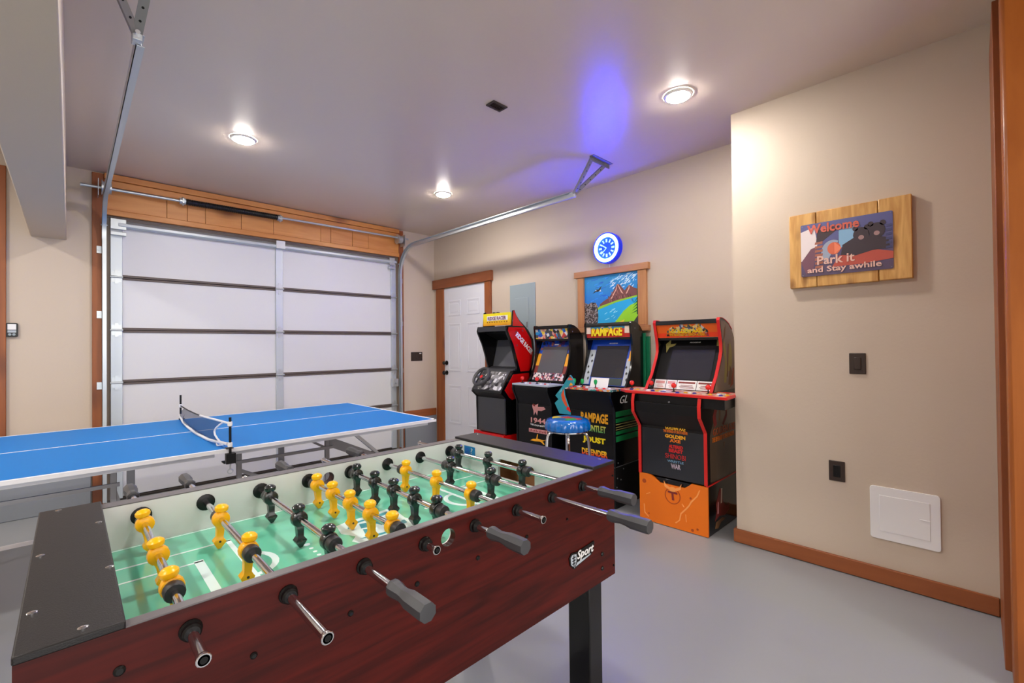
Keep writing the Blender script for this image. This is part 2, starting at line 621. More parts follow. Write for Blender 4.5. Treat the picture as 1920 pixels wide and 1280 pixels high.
B().box(0.21, YG - 0.045, 2.455, 3.026, YG - 0.012, 2.502).build('plank', M['cedar_x'], hdr, bevel=0.003)

# ---- door_1: the sectional garage door
d1 = bpy.data.objects.new('door_1', None)
d1.location = (1.6, YG, 0)
COL.objects.link(d1)
struct(d1)
o1 = (1.6, YG, 0)
zs = [0.05, 0.56, 1.018, 1.473, 1.934, 2.425]
for i in range(5):
    za, zb = (zs[i] + 0.018 if i else 0.026), zs[i + 1] - 0.018
    for xa, xb in ((0.327, 1.570), (1.638, 2.930)):
        B().box(xa, YG + 0.012, za, xb, YG + 0.045, zb).build('panel', M['doorpanel'], d1, o1, bevel=0.004)
    for xa, xb in ((0.249, 0.329), (1.568, 1.640), (2.928, 2.996)):
        b = B().box(xa, YG - 0.004, za - 0.012, xb, YG + 0.045, zb + 0.012)
        b.build('stile', M['stile'], d1, o1, bevel=0.003)
for z in zs[1:5]:
    for xa, xb in ((0.329, 1.568), (1.640, 2.928)):
        b = B().box(xa, YG + 0.004, z - 0.021, xb, YG + 0.044, z - 0.003)
        b.box(xa, YG + 0.0, z + 0.001, xb, YG + 0.044, z + 0.021)
        b.build('joint', M['rail'], d1, o1, bevel=0.002)
    for xc in (0.289, 1.604, 2.962):
        b = B().box(xc - 0.034, YG - 0.008, z - 0.045, xc + 0.034, YG - 0.004, z + 0.045)
        b.cone((xc - 0.042, YG - 0.014, z), (xc + 0.042, YG - 0.014, z), 0.009, n=10)
        b.box(xc - 0.012, YG - 0.012, z - 0.06, xc + 0.012, YG - 0.004, z + 0.06)
        b.build('hinge', M['galv'], d1, o1)
b = B().prism([(YG - 0.055, 2.372), (YG - 0.052, 2.395), (YG - 0.004, 2.425), (YG - 0.004, 2.36), (YG - 0.050, 2.366)], 'x', 0.30, 2.985)
b.build('strut', M['stile'], d1, o1, bevel=0.003)
B().box(0.249, YG + 0.002, 2.426, 2.996, YG + 0.05, 2.452).build('seal', M['rail'], d1, o1)
b = B().box(0.249, YG - 0.003, 0.001, 2.996, YG + 0.05, 0.022)
b.build('seal', mat('door_seal', (46, 38, 32), 0.6), d1, o1, bevel=0.004)
for xc, sg in ((0.262, 1), (2.975, -1)):
    b = B().box(xc - 0.014, YG - 0.05, 2.34, xc + sg * 0.09, YG - 0.044, 2.43)
    b.box(xc - 0.014, YG - 0.05, 2.29, xc + sg * 0.09, YG - 0.006, 2.318)
    b.cone((xc - sg * 0.03, YG - 0.055, 2.36), (xc - sg * 0.075, YG - 0.055, 2.36), 0.007, n=8)
    b.build('top_bracket', M['galv'], d1, o1, bevel=0.002)
B().box(1.56, YG - 0.058, 2.36, 1.648, YG - 0.052, 2.44).build('top_bracket', M['galv'], d1, o1)
b = B().box(2.915, YG - 0.06, 0.80, 2.995, YG - 0.004, 0.90)
b.cone((2.955, YG - 0.06, 0.85), (2.955, YG - 0.075, 0.85), 0.012, n=10)
b.build('latch', M['galv'], d1, o1, bevel=0.003)

# ---- door_2: white six panel door in the right wall
d2 = bpy.data.objects.new('door_2', None)
d2.location = (XR, 4.54, 0)
COL.objects.link(d2)
struct(d2)
o2 = (XR, 4.54, 0)
B().box(XR - 0.012, 4.12, 0.045, XR, 4.955, 2.066).build('slab', M['doorwhite'], d2, o2, bevel=0.002)
for ya, yb in ((4.60, 4.86), (4.22, 4.47)):
    for za, zb in ((1.70, 1.90), (0.98, 1.60), (0.30, 0.80)):
        b = B().plate([(ya, za), (yb, za), (yb, zb), (ya, zb)],
                      [[(ya + 0.02, za + 0.02), (yb - 0.02, za + 0.02), (yb - 0.02, zb - 0.02), (ya + 0.02, zb - 0.02)]],
                      'x', XR - 0.012, XR - 0.018)
        b.box(XR - 0.016, ya + 0.045, za + 0.045, XR - 0.012, yb - 0.045, zb - 0.045)
        b.build('door_panel', M['doorwhite'], d2, o2, bevel=0.003)
for z, r in ((1.085, 0.026), (0.955, 0.03)):
    b = B().lathe([(0.030, 0), (0.030, 0.008), (0.012, 0.012), (0.012, 0.03), (r * 0.8, 0.036), (r, 0.05), (r * 0.7, 0.062)],
                  (0, 0, 0), 'x', 16)
    b.v = [(XR - 0.012 - x, 4.905 + y, z + zz) for x, y, zz in b.v]
    b.build('door_knob' if z < 1 else 'deadbolt', M['black'], d2, o2)
B().box(XR - 0.03, 4.12, 0.0, XR, 4.955, 0.044).build('threshold', M['blackm'], d2, o2)
b = B().box(XR - 0.028, 4.955, 0, XR, 5.125, 2.075)
struct(b.build('trim_10', M['cedar_z'], bevel=0.003))
B().box(XR - 0.03, 4.0, 0, XR, 4.118, 2.075)
struct(B().box(XR - 0.028, 4.012, 0, XR, 4.118, 2.075).build('trim_11', M['cedar_z'], bevel=0.003))
struct(B().box(XR - 0.04, 3.985, 2.077, XR, 5.19, 2.20).build('trim_12', M['cedar_y'], bevel=0.003))

# ================================================================== CEILING AND WALL FITTINGS
for x, y, lab in ((0.897, 3.672, 'round white recessed ceiling light above the garage door, left one'),
                  (2.649, 3.668, 'round white recessed ceiling light above the table tennis right end, farther right one'),
                  (2.650, 1.246, 'round white recessed ceiling light nearest the wooden welcome sign')):
    t = thing('ceiling_light', lab, 'light', (x, y, CEIL), 'recessed ceiling lights')
    og = (x, y, CEIL)
    b = B().lathe([(LENS_R, -0.010), (LENS_R + 0.004, -0.014), (0.082, -0.010), (0.086, -0.001)], (x, y, CEIL), 'z', 32)
    b.f = b.f[:-2]
    b.mi = b.mi[:-2]
    b.build('trim_ring', M['ring'], t, og)
    B().lathe([(LENS_R, -0.010), (LENS_R * 0.97, -0.0155), (LENS_R * 0.86, -0.020), (LENS_R * 0.6, -0.023), (LENS_R * 0.2, -0.024)], (x, y, CEIL), 'z', 32).build('lens', M['lens'], t, og)

t = thing('ceiling_vent', 'small dark brown slotted vent in the beige ceiling', 'vent', (1.927, 2.09, CEIL))
og = (1.927, 2.09, CEIL)
b = B().plate([(1.868, 2.052), (1.986, 2.052), (1.986, 2.128), (1.868, 2.128)],
              [[(1.882, 2.066), (1.972, 2.066), (1.972, 2.114), (1.882, 2.114)]], 'z', CEIL - 0.008, CEIL)
b.build('vent_frame', M['brown'], t, og, bevel=0.002)
for i in range(4):
    y = 2.073 + i * 0.012
    B().obox((1.927, y, CEIL - 0.006), (0.045, 0, 0), (0, 0.005, 0.003), (0, -0.0006, 0.001)).build('slat', M['brown'], t, og)
B().box(1.882, 2.066, CEIL - 0.0015, 1.972, 2.114, CEIL - 0.0003).build('backing', M['blackm'], t, og)

# garage door tracks with their ceiling hangers
def ribbon(cx, cz_off=0.0, w=0.05):
    """outline of the bent rail in the (y, z) plane"""
    y0, zt, r = 5.14, 2.565, 0.33
    ins, outs = [], []
    hw = w / 2
    pts = [(y0, 0.02, 0)] + [(y0 - r + r * math.cos(a), zt - r + r * math.sin(a), a) for a in
                             [i * PI / 2 / 10 for i in range(11)]] + [(2.37, zt, PI / 2)]
    for (y, z, a) in pts:
        outs.append((y + hw * math.cos(a), z + hw * math.sin(a)))
        ins.append((y - hw * math.cos(a), z - hw * math.sin(a)))
    return outs, ins


def track(x, sg, lab):
    t = thing('garage_door_track', lab, 'door track', (x, YG - 0.06, 0), 'garage door tracks')
    og = (x, YG - 0.06, 0)
    o, i = ribbon(x)
    b = B().prism(o + i[::-1], 'x', x, x + sg * 0.003)
    o2_, i2_ = ribbon(x, w=0.044)
    b.prism(o + o2_[::-1], 'x', x + sg * 0.003, x - sg * 0.026)
    b.prism(i2_ + i[::-1], 'x', x + sg * 0.003, x - sg * 0.026)
    b.build('rail', M['galv'], t, og)
    ya = 2.37
    b = B().box(x - 0.016, ya - 0.035, 2.545, x + 0.016, ya + 0.02, 2.59)
    b.build('end_stop', M['galv'], t, og, bevel=0.003)
    xa, xb = (x - sg * 0.06, x + sg * 0.21)
    for xe, w in ((x - sg * 0.035, 0.016), (x + sg * 0.15, 0.013)):
        p0, p1 = Vector((x, ya - 0.03, 2.57)), Vector((xe, 2.13, CEIL - 0.02))
        d = (p1 - p0).normalized()
        s = d.cross(Vector((0, 1, 0))).normalized()
        n = d.cross(s)
        b = B().obox((p0 + p1) / 2, s * w, n * 0.0015, d * ((p1 - p0).length / 2))
        b.obox((p0 + p1) / 2 + s * w - n * 0.008, s * 0.0015, n * 0.009, d * ((p1 - p0).length / 2))
        for k in range(1, 6):
            c = p0 + d * ((p1 - p0).length * k / 6)
            b.m(1).cone(c - n * 0.0022, c + n * 0.0022, 0.005, n=8).m(0)
        b.build('strap', [M['steel'], M['blackm']], t, og)
    b = B().box(xa, 2.10, CEIL - 0.004, xb, 2.14, CEIL)
    b.box(xa, 2.136, CEIL - 0.036, xb, 2.14, CEIL)
    b.build('ceiling_angle', M['steel'], t, og)
    B().cone((x, ya - 0.05, 2.57), (x, ya - 0.02, 2.57), 0.009, n=8).build('bolt', M['chrome'], t, og)
    for z in (0.4, 1.0, 1.6, 2.15):
        b = B().box(x - sg * 0.002, 5.16, z - 0.03, x + sg * 0.034, YG - 0.031, z + 0.03)
        b.cone((x + sg * 0.02, 5.158, z), (x + sg * 0.02, 5.150, z), 0.008, n=8)
        b.build('jamb_bracket', M['galv'], t, og)
    return t


track(0.195, -1, 'galvanised bent door track left of the garage door, hung near the beam')
track(3.040, 1, 'galvanised bent door track running along the right wall above the arcade machines')

t = thing('torsion_shaft', 'steel torsion shaft with black spring across the plank header of garage door', 'door shaft',
          (1.6, 5.08, 2.665))
og = (1.6, 5.08, 2.665)
B().cone((0.06, 5.08, 2.655), (3.11, 5.08, 2.683), 0.0125, n=12).build('shaft', M['galv'], t, og)
path = []
pr_ = []
n = 90
for i in range(n + 1):
    path.append((0.755 + 0.815 * i / n, 5.08, 2.661 + 0.0075 * i / n))
    pr_.append(0.0285 if i % 2 else 0.0255)
B().tube(path, pr_, 12).build('spring', M['black'], t, og)
for x in (0.745, 1.577):
    b = B().cone((x - 0.025, 5.08, 2.662), (x + 0.02, 5.08, 2.662), 0.031, n=12)
    b.cone((x - 0.006, 5.08, 2.662), (x + 0.006, 5.08, 2.662), 0.040, n=6)
    b.build('spring_cone', M['galv'], t, og)
for x, sg in ((0.222, 1), (2.985, -1)):
    b = B().cone((x - 0.03, 5.08, 2.66), (x + 0.03, 5.08, 2.66), 0.052, 0.047, n=20)
    b.cone((x - 0.034, 5.08, 2.66), (x - 0.028, 5.08, 2.66), 0.062, n=20)
    b.build('cable_drum', M['galv'], t, og)
    b = B().box(x - sg * 0.055, 5.03, 2.58, x - sg * 0.051, YG - 0.052, 2.72)
    b.build('bearing_plate', M['galv'], t, og)

# wall control beside the left jamb
t = thing('wall_control', 'small black framed wall control with white face left of garage door', 'control', (-0.318, YG, 1.46))
og = (-0.318, YG, 1.46)
B().prism(rrect(-0.352, 1.408, -0.288, 1.518, 0.012), 'y', YG - 0.02, YG).build('housing', M['black'], t, og, bevel=0.003)
B().box(-0.343, YG - 0.0225, 1.464, -0.297, YG - 0.0195, 1.508).build('button', M['white'], t, og, bevel=0.002)
B().box(-0.343, YG - 0.0225, 1.442, -0.297, YG - 0.0195, 1.460).build('button', M['lightgrey'], t, og, bevel=0.002)
for x in (-0.331, -0.309):
    B().cone((x, YG - 0.0195, 1.428), (x, YG - 0.0235, 1.428), 0.009, n=12).build('button', M['panelgrey'], t, og)
tag(B().tube([(-0.352, YG - 0.004, 1.545), (-0.40, YG - 0.034, 1.575), (-0.47, YG - 0.034, 1.61)], 0.003, 6).build(
    'wire', M['white'], org=(-0.4, YG, 1.57)), 'thin white wire above the small black wall control', 'wire')

# three gang switch on the back wall
t = thing('switch_plate', 'wide dark brown switch plate between garage door and white door', 'switch', (3.30, YG, 1.173))
og = (3.30, YG, 1.173)
B().box(3.212, YG - 0.007, 1.115, 3.386, YG, 1.231).build('plate', M['brown'], t, og, bevel=0.003)
for i, x in enumerate((3.253, 3.299, 3.345)):
    B().box(x - 0.016, YG - 0.011, 1.14, x + 0.016, YG - 0.006, 1.206).build('rocker', M['brown'] , t, og, bevel=0.002)
B().box(3.336, YG - 0.0125, 1.206, 3.366, YG - 0.007, 1.218).build('indicator', M['white'], t, og)

# breaker panel
t = thing('breaker_panel', 'flat blue grey breaker panel on the right wall beside white door', 'panel', (XR, 3.50, 1.6))
og = (XR, 3.50, 1.6)
B().box(XR - 0.012, 3.307, 1.20, XR, 3.695, 1.985).build('cover', M['panelgrey'], t, og, bevel=0.004)
B().box(XR - 0.018, 3.40, 1.25, XR - 0.011, 3.605, 1.83).build('panel_door', M['panelgrey'], t, og, bevel=0.003)
B().box(XR - 0.022, 3.412, 1.50, XR - 0.017, 3.432, 1.56).build('latch', M['steel'], t, og)

# switch and outlet on the near wall
t = thing('switch_plate', 'dark brown single switch plate below the welcome sign', 'switch', (XJ, 0.4625, 1.182))
og = (XJ, 0.4625, 1.182)
B().box(XJ - 0.007, 0.425, 1.124, XJ, 0.500, 1.240).build('plate', M['brown'], t, og, bevel=0.003)
B().box(XJ - 0.012, 0.446, 1.149, XJ - 0.006, 0.479, 1.215).build('rocker', M['brown'], t, og, bevel=0.003)
t = thing('outlet', 'dark brown wall outlet low on the near wall, left of the white cover', 'outlet', (XJ, 0.566, 0.566))
og = (XJ, 0.566, 0.566)
B().box(XJ - 0.007, 0.528, 0.509, XJ, 0.604, 0.624).build('plate', M['brown'], t, og, bevel=0.003)
B().box(XJ - 0.010, 0.549, 0.533, XJ - 0.006, 0.583, 0.600).build('receptacle', M['black'], t, og, bevel=0.003)
for z in (0.55, 0.583):
    b = B()
    for y in (0.560, 0.572):
        b.box(XJ - 0.0105, y - 0.0015, z - 0.006, XJ - 0.0095, y + 0.0015, z + 0.006)
    b.build('slot', M['blackm'], t, og)
t = thing('access_cover', 'white rounded access cover on near wall above baseboard', 'cover', (XJ, 0.277, 0.38))
og = (XJ, 0.277, 0.38)
B().prism(rrect(0.137, 0.240, 0.418, 0.521, 0.014), 'x', XJ - 0.010, XJ).build('frame', M['white'], t, og, bevel=0.003)
B().box(XJ - 0.0125, 0.176, 0.285, XJ - 0.010, 0.378, 0.476).build('hatch', M['white'], t, og, bevel=0.001)
B().box(XJ - 0.015, 0.176, 0.383, XJ - 0.0125, 0.215, 0.3865).build('pull', M['white'], t, og)

# ---- welcome sign on three boards
t = thing('welcome_sign', 'wooden plank sign with metal picture plate reading Welcome, Park it and Stay awhile', 'sign', (XJ, 0.5, 1.84))
og = (XJ, 0.5, 1.84)
xb = XJ - 0.032
for ya, yb, e in ((0.6425, 0.778, 0.0), (0.3605, 0.6395, 0.001), (0.222, 0.3575, 0.003)):
    B().box(xb - e, ya, 1.626 + e, XJ, yb, 2.061 + e).build('board', M['pine_z'], t, og, bevel=0.004)
xp = xb - 0.006
plate = B().prism(rrect(0.297, 1.687, 0.717, 1.993, 0.008), 'x', xp, xb - 0.0035)
pl = plate.build('picture_plate', gradient('plate_ink', (92, 70, 84), (96, 98, 150), -0.13, 0.12, 0.35, 0.5), t, og)


def sy(u):      # sign picture: u 0..1 left to right, v 0..1 bottom to top
    return 0.717 - 0.42 * u


def sz(v):
    return 1.687 + 0.306 * v


def spoly(pts, m, k, name='picture'):
    return B().prism([(sy(u), sz(v)) for u, v in pts], 'x', xp - 0.0004 * k, xp).build(name, m, pl, og)


def blob(cu, cv, ru, rv, n=18, a0=0, a1=360):
    return [(cu + ru * math.cos(math.radians(a0 + (a1 - a0) * i / n)), cv + rv * math.sin(math.radians(a0 + (a1 - a0) * i / n)))
            for i in range(n)]


ink = lambda nm, c: mat(nm, c, 0.4, var=0.35, vscale=45)
spoly([(0.0, 0.30), (0.0, 0.86), (0.16, 0.93), (0.2, 0.6), (0.12, 0.3)], ink('sign_pale', (206, 196, 196)), 1)
spoly([(0.44, 0.48), (0.44, 0.80), (0.62, 0.84), (0.62, 0.48)], ink('sign_sky', (120, 160, 190)), 1)
spoly([(0.18, 0.62), (0.2, 0.86), (0.44, 0.88), (0.44, 0.84), (0.24, 0.62)], ink('sign_dark', (58, 44, 48)), 2)
spoly([(0.06, 0.05), (0.0, 0.28), (0.12, 0.52), (0.2, 0.56), (0.14, 0.10)], ink('sign_fender', (106, 70, 84)), 2)
gr_ = ink('sign_grille', (150, 92, 74))
for i in range(7):
    v = 0.14 + i * 0.075
    spoly([(0.165, v), (0.17, v + 0.045), (0.26, v + 0.05), (0.255, v + 0.005)], gr_, 3)
spoly(blob(0.37, 0.42, 0.13, 0.22, 16, 60, 250), ink('sign_hood', (140, 150, 168)), 2)
spoly(blob(0.385, 0.48, 0.075, 0.115), ink('sign_mirror', (196, 96, 66)), 3)
spoly([(0.39, 0.595), (0.47, 0.47), (0.39, 0.37)], ink('sign_mirror2', (214, 120, 88)), 4)
spoly([(0.36, 0.14), (0.44, 0.33), (0.80, 0.38), (1.0, 0.30), (1.0, 0.18), (0.7, 0.14)], ink('sign_red', (168, 74, 62)), 3)
bear = ink('sign_bear', (54, 44, 52))
bear2 = ink('sign_bear_muzzle', (150, 120, 120))
spoly([(0.46, 0.34), (0.48, 0.52), (0.60, 0.62), (0.80, 0.62), (0.95, 0.55), (0.97, 0.36), (0.8, 0.36), (0.62, 0.30)], bear, 4)
for cu, cv in ((0.68, 0.66), (0.84, 0.70)):
    spoly(blob(cu, cv, 0.085, 0.135), bear, 5)
    spoly(blob(cu - 0.06, cv + 0.12, 0.03, 0.045), bear, 5)
    spoly(blob(cu + 0.06, cv + 0.12, 0.03, 0.045), bear, 5)
    spoly(blob(cu, cv - 0.05, 0.03, 0.04), bear2, 6)
for i in range(6):
    v = 0.36 + i * 0.075
    spoly([(0.93, v), (0.93, v + 0.04), (0.985, v + 0.045), (0.985, v + 0.005)], ink('sign_slat', (64, 66, 104)), 5)
YD, XD, UP = (0, -1, 0), (1, 0, 0), (0, 0, 1)
letter = mat('sign_letter', (232, 190, 176), 0.4)
letter2 = mat('sign_letter_red', (214, 104, 84), 0.4)
text('Welcome', letter2, pl, og, (xp - 0.002, sy(0.37), sz(0.89)), YD, (0, 0.0, 1), 0.245, 0.052, 0.03, depth=0.003)
text('Park it', letter, pl, og, (xp - 0.002, sy(0.40), sz(0.285)), YD, UP, 0.175, 0.05, 0.02, depth=0.003)
text('and Stay awhile', letter, pl, og, (xp - 0.002, sy(0.48), sz(0.10)), YD, UP, 0.34, 0.042, 0.02, depth=0.003)
for u, v in ((0.02, 0.03), (0.98, 0.03), (0.02, 0.97), (0.98, 0.97)):
    B().cone((xp, sy(u), sz(v)), (xp - 0.002, sy(u), sz(v)), 0.003, n=8).build('screw', M['steel'], pl, og)

# ---- clock
cy, cz, cr, cd = 2.368, 2.193, 0.142, 0.058
t = thing('wall_clock', 'round blue glowing neon ring clock on wall above the landscape painting', 'clock', (XR, cy, cz))
og = (XR, cy, cz)
xf = XR - cd
B().plate(circle(cy, cz, cr, 40), [circle(cy, cz, cr - 0.012, 40)], 'x', xf, XR - 0.002).build('rim', M['clockblue'], t, og, bevel=0.003)
ringp = [(xf + 0.006, cy + (cr - 0.026) * math.cos(2 * PI * i / 40), cz + (cr - 0.026) * math.sin(2 * PI * i / 40)) for i in range(41)]
B().tube(ringp, 0.0165, 10, caps=False).build('neon_ring', M['neon'], t, og)
fc = B().prism(circle(cy, cz, 0.106, 40), 'x', xf + 0.012, xf + 0.02).build('dial', M['clockface'], t, og)
for i in range(12):
    a = 2 * PI * i / 12
    b = B()
    c0 = Vector((xf + 0.010, cy - 0.068 * math.sin(a), cz + 0.068 * math.cos(a)))
    d = Vector((0, -math.sin(a), math.cos(a)))
    s = Vector((0, math.cos(a), math.sin(a)))
    b.obox(c0, d * 0.015, s * (0.0085 if i % 3 == 0 else 0.0065), (0.0012, 0, 0))
    b.build('hour_mark', M['clockmark'], fc, og)
for ang, ln, wd in ((302, 0.052, 0.005), (228, 0.075, 0.0035)):
    a = math.radians(ang)
    d = Vector((0, -math.sin(a), math.cos(a)))
    s = Vector((0, math.cos(a), math.sin(a)))
    B().obox(Vector((xf + 0.006, cy, cz)) + d * ln / 2, d * ln / 2, s * wd, (0.001, 0, 0)).build('hand', M['clockmark'], fc, og)
tag(B().tube([(XR - 0.006, cy + 0.002, cz - cr + 0.004), (XR - 0.006, cy - 0.004, 2.03), (XR - 0.006, cy - 0.002, 2.012)], 0.003, 6).build(
    'clock_cord', M['white'], org=(XR, cy, 2.03)), 'short thin pale cord hanging below the blue neon clock', 'cord')

# ---- framed painting
t = thing('framed_painting', 'bright landscape painting of lake and mountain in a wooden window style frame', 'painting', (XR, 2.355, 1.7))
og = (XR, 2.355, 1.7)
B().box(XR - 0.04, 1.957, 1.953, XR, 2.757, 2.012).build('frame_head', M['frame_y'], t, og, bevel=0.003)
B().box(XR - 0.04, 1.957, 1.42, XR, 2.757, 1.470).build('frame_sill', M['frame_y'], t, og, bevel=0.003)
for ya, yb in ((2.650, 2.722), (1.985, 2.066)):
    B().box(XR - 0.03, ya, 1.471, XR, yb, 1.952).build('frame_side', M['frame_z'], t, og, bevel=0.003)
y0p, y1p, z0p, z1p = 2.649, 2.067, 1.471, 1.952
xq = XR - 0.012
cv = B().box(xq, y1p, z0p, XR, y0p, z1p).build('canvas', gradient('sky_ink', (20, 110, 214), (40, 150, 224), -0.05, 0.25, 0.5, 0.5), t, og)


def ppoly(pts, m, k, name='brushwork'):
    return B().prism([(y0p - (y0p - y1p) * u, z0p + (z1p - z0p) * v) for u, v in pts], 'x', xq - 0.0005 * k, xq).build(name, m, cv, og)


pk = lambda nm, c, v=0.32: mat(nm, c, 0.55, var=v, vscale=34)
random.seed(11)
pcl = [pk('paint_cloud', (176, 212, 236)), pk('paint_cloud_mid', (104, 176, 228)), pk('paint_cloud_white', (214, 230, 240))]
for i in range(70):
    u = random.uniform(0.50, 0.96)
    v = random.uniform(0.72, 0.98)
    if u < 0.62 and v > 0.93 or (abs(u - 0.62) < 0.05 and v < 0.80):
        continue
    a_, l_ = random.uniform(0.2, 1.1), random.uniform(0.02, 0.06)
    c_, s_ = math.cos(a_) * l_, math.sin(a_) * l_
    q_ = [(u - c_, v - s_), (u, v - 0.012), (u + c_, v + s_), (u, v + 0.012)]
    ppoly([(min(max(x_, 0), 1), min(max(z_, 0), 1)) for x_, z_ in q_], pcl[i % 3], 0.4 + 0.02 * i)
psk = [pk('paint_sky_dark', (14, 92, 196)), pk('paint_sky_light', (40, 140, 226))]
for i in range(30):
    u, v = random.uniform(0.04, 0.5), random.uniform(0.5, 0.96)
    l_ = random.uniform(0.03, 0.1)
    ppoly([(u, v), (min(u + l_, 1), v + 0.02), (min(u + l_, 1), v + 0.032), (u, v + 0.012)], psk[i % 2], 0.4 + 0.02 * i)
ppoly([(0.30, 0.44), (0.38, 0.50), (0.47, 0.55), (0.55, 0.66), (0.63, 0.80), (0.68, 0.78), (0.76, 0.66), (0.84, 0.76), (0.92, 0.70),
       (1.0, 0.66), (1.0, 0.54), (0.6, 0.46), (0.3, 0.38)], pk('paint_mountain', (112, 66, 62)), 2)
pl_ = pk('paint_ridge', (206, 158, 140))
ppoly([(0.63, 0.80), (0.645, 0.79), (0.74, 0.60), (0.70, 0.63)], pl_, 3)
ppoly([(0.63, 0.80), (0.60, 0.70), (0.50, 0.52), (0.53, 0.53), (0.62, 0.70)], pl_, 3)
prd = [pk('paint_rock_dark', (74, 42, 46)), pk('paint_rock_mid', (150, 98, 88))]
for i in range(34):
    u = random.uniform(0.40, 0.95)
    v = random.uniform(0.48, 0.50 + 0.24 * (1 - abs(u - 0.64) / 0.36)) if u < 0.98 else 0.5
    ppoly([(u, v), (u + 0.012, v + 0.002), (u + 0.03, v - 0.07), (u + 0.02, v - 0.07)], prd[i % 2], 2.4 + 0.02 * i)
ppoly([(0.84, 0.76), (0.83, 0.70), (0.78, 0.60), (0.80, 0.60), (0.85, 0.70)], pl_, 3)
ppoly([(0.25, 0.36), (0.30, 0.40), (0.62, 0.49), (1.0, 0.56), (1.0, 0.53), (0.6, 0.45), (0.25, 0.33)], pk('paint_shore', (134, 186, 44)), 4)
ppoly([(0.25, 0.345), (0.6, 0.465), (1.0, 0.545), (1.0, 0.0), (0.25, 0.0)], pk('paint_lake', (28, 158, 212)), 3)
wv = pk('paint_wave', (150, 214, 238))
random.seed(3)
for i in range(26):
    u, v = random.uniform(0.28, 0.75), random.uniform(0.04, 0.40)
    if v < 0.16 + 0.28 * u and u + v * 0.9 < 0.82:
        l = random.uniform(0.03, 0.08)
        ppoly([(u, v), (u + l, v + 0.03), (u + l, v + 0.04), (u, v + 0.012)], wv, 4)
ppoly([(0.52, 0.0), (0.62, 0.12), (0.74, 0.28), (0.86, 0.38), (1.0, 0.44), (1.0, 0.14), (0.9, 0.04), (0.8, 0.0)],
      pk('paint_meadow', (138, 200, 40)), 5)
ppoly([(0.56, 0.0), (0.62, 0.06), (0.76, 0.12), (0.70, 0.0)], pk('paint_meadow2', (214, 190, 50)), 6)
ppoly([(0.78, 0.0), (0.9, 0.05), (1.0, 0.20), (1.0, 0.0)], pk('paint_dark_bank', (46, 52, 48)), 7)
gd = pk('paint_fir', (16, 92, 46))
for i in range(5):
    ppoly([(0.88 + 0.01 * i, 0.22 + 0.05 * i), (1.0, 0.27 + 0.06 * i), (1.0, 0.30 + 0.06 * i)], gd, 8)
ppoly([(0.97, 0.2), (0.985, 0.76), (1.0, 0.5), (1.0, 0.2)], gd, 8)
wd_ = printed('paint_woods', [(60, 50, 50), (104, 90, 84), (140, 130, 128), (76, 60, 56), (40, 36, 40), (160, 150, 150)], 90, 0.6)
ppoly([(0.0, 0.0), (0.0, 0.50), (0.07, 0.46), (0.14, 0.49), (0.22, 0.48), (0.26, 0.40), (0.27, 0.2), (0.25, 0.0)], wd_, 5)
bd = pk('paint_bird', (40, 34, 40))
ppoly([(0.16, 0.66), (0.24, 0.74), (0.27, 0.73), (0.34, 0.80), (0.31, 0.72), (0.27, 0.69), (0.22, 0.69)], bd, 3)
ppoly([(0.29, 0.70), (0.32, 0.73), (0.325, 0.69)], M['whiteprint'], 4)
ppoly([(0.215, 0.72), (0.24, 0.73), (0.235, 0.705)], M['whiteprint'], 4)

# ================================================================== FOOSBALL TABLE
FX0, FX1, FY0, FY1, FZ0, FZ1 = -0.055, 1.362, 0.892, 1.640, 0.503, 0.885
ft = thing('foosball_table', 'mahogany foosball table with green field, chrome rods and yellow and black players', 'foosball table',
           (0.6535, 1.266, 0))
fo = (0.6535, 1.266, 0)
HX, HZ, HR = 0.650, 0.842, 0.021
oute = [(FX0, FZ0), (FX1, FZ0), (FX1, FZ1), (FX0, FZ1)]
hole = circle(HX, HZ, HR, 24)
B().plate(oute, [hole], 'y', FY0, FY0 + 0.019).build('apron', M['mahog'], ft, fo)
B().plate(oute, [hole], 'y', FY1 - 0.040, FY1).build('apron', M['mahog'], ft, fo)
B().box(FX0, FY0 + 0.019, FZ0, FX0 + 0.02, FY1 - 0.04, FZ1).build('end_panel', M['mahog'], ft, fo)
B().box(FX1 - 0.02, FY0 + 0.019, FZ0, FX1, FY1 - 0.04, FZ1).build('end_panel', M['mahog'], ft, fo)
IX0, IX1, IY0, IY1, PZ = 0.059, 1.237, 0.914, 1.597, 0.770
B().plate([(IX0, PZ), (IX1, PZ), (IX1, FZ1), (IX0, FZ1)], [hole], 'y', IY0 - 0.003, IY0).build('inner_side', M['inner'], ft, fo)
B().plate([(IX0, PZ), (IX1, PZ), (IX1, FZ1), (IX0, FZ1)], [hole], 'y', IY1, IY1 + 0.003).build('inner_side', M['inner'], ft, fo)


def goal_hole():
    r = rrect(1.155, PZ - 0.006, 1.356, 0.846, 0.018)
    return [p if p[1] > 0.80 else (1.155 if p[0] < 1.25 else 1.356, PZ + 0.0001) for p in r if not (0.79 < p[1] < 0.80)]


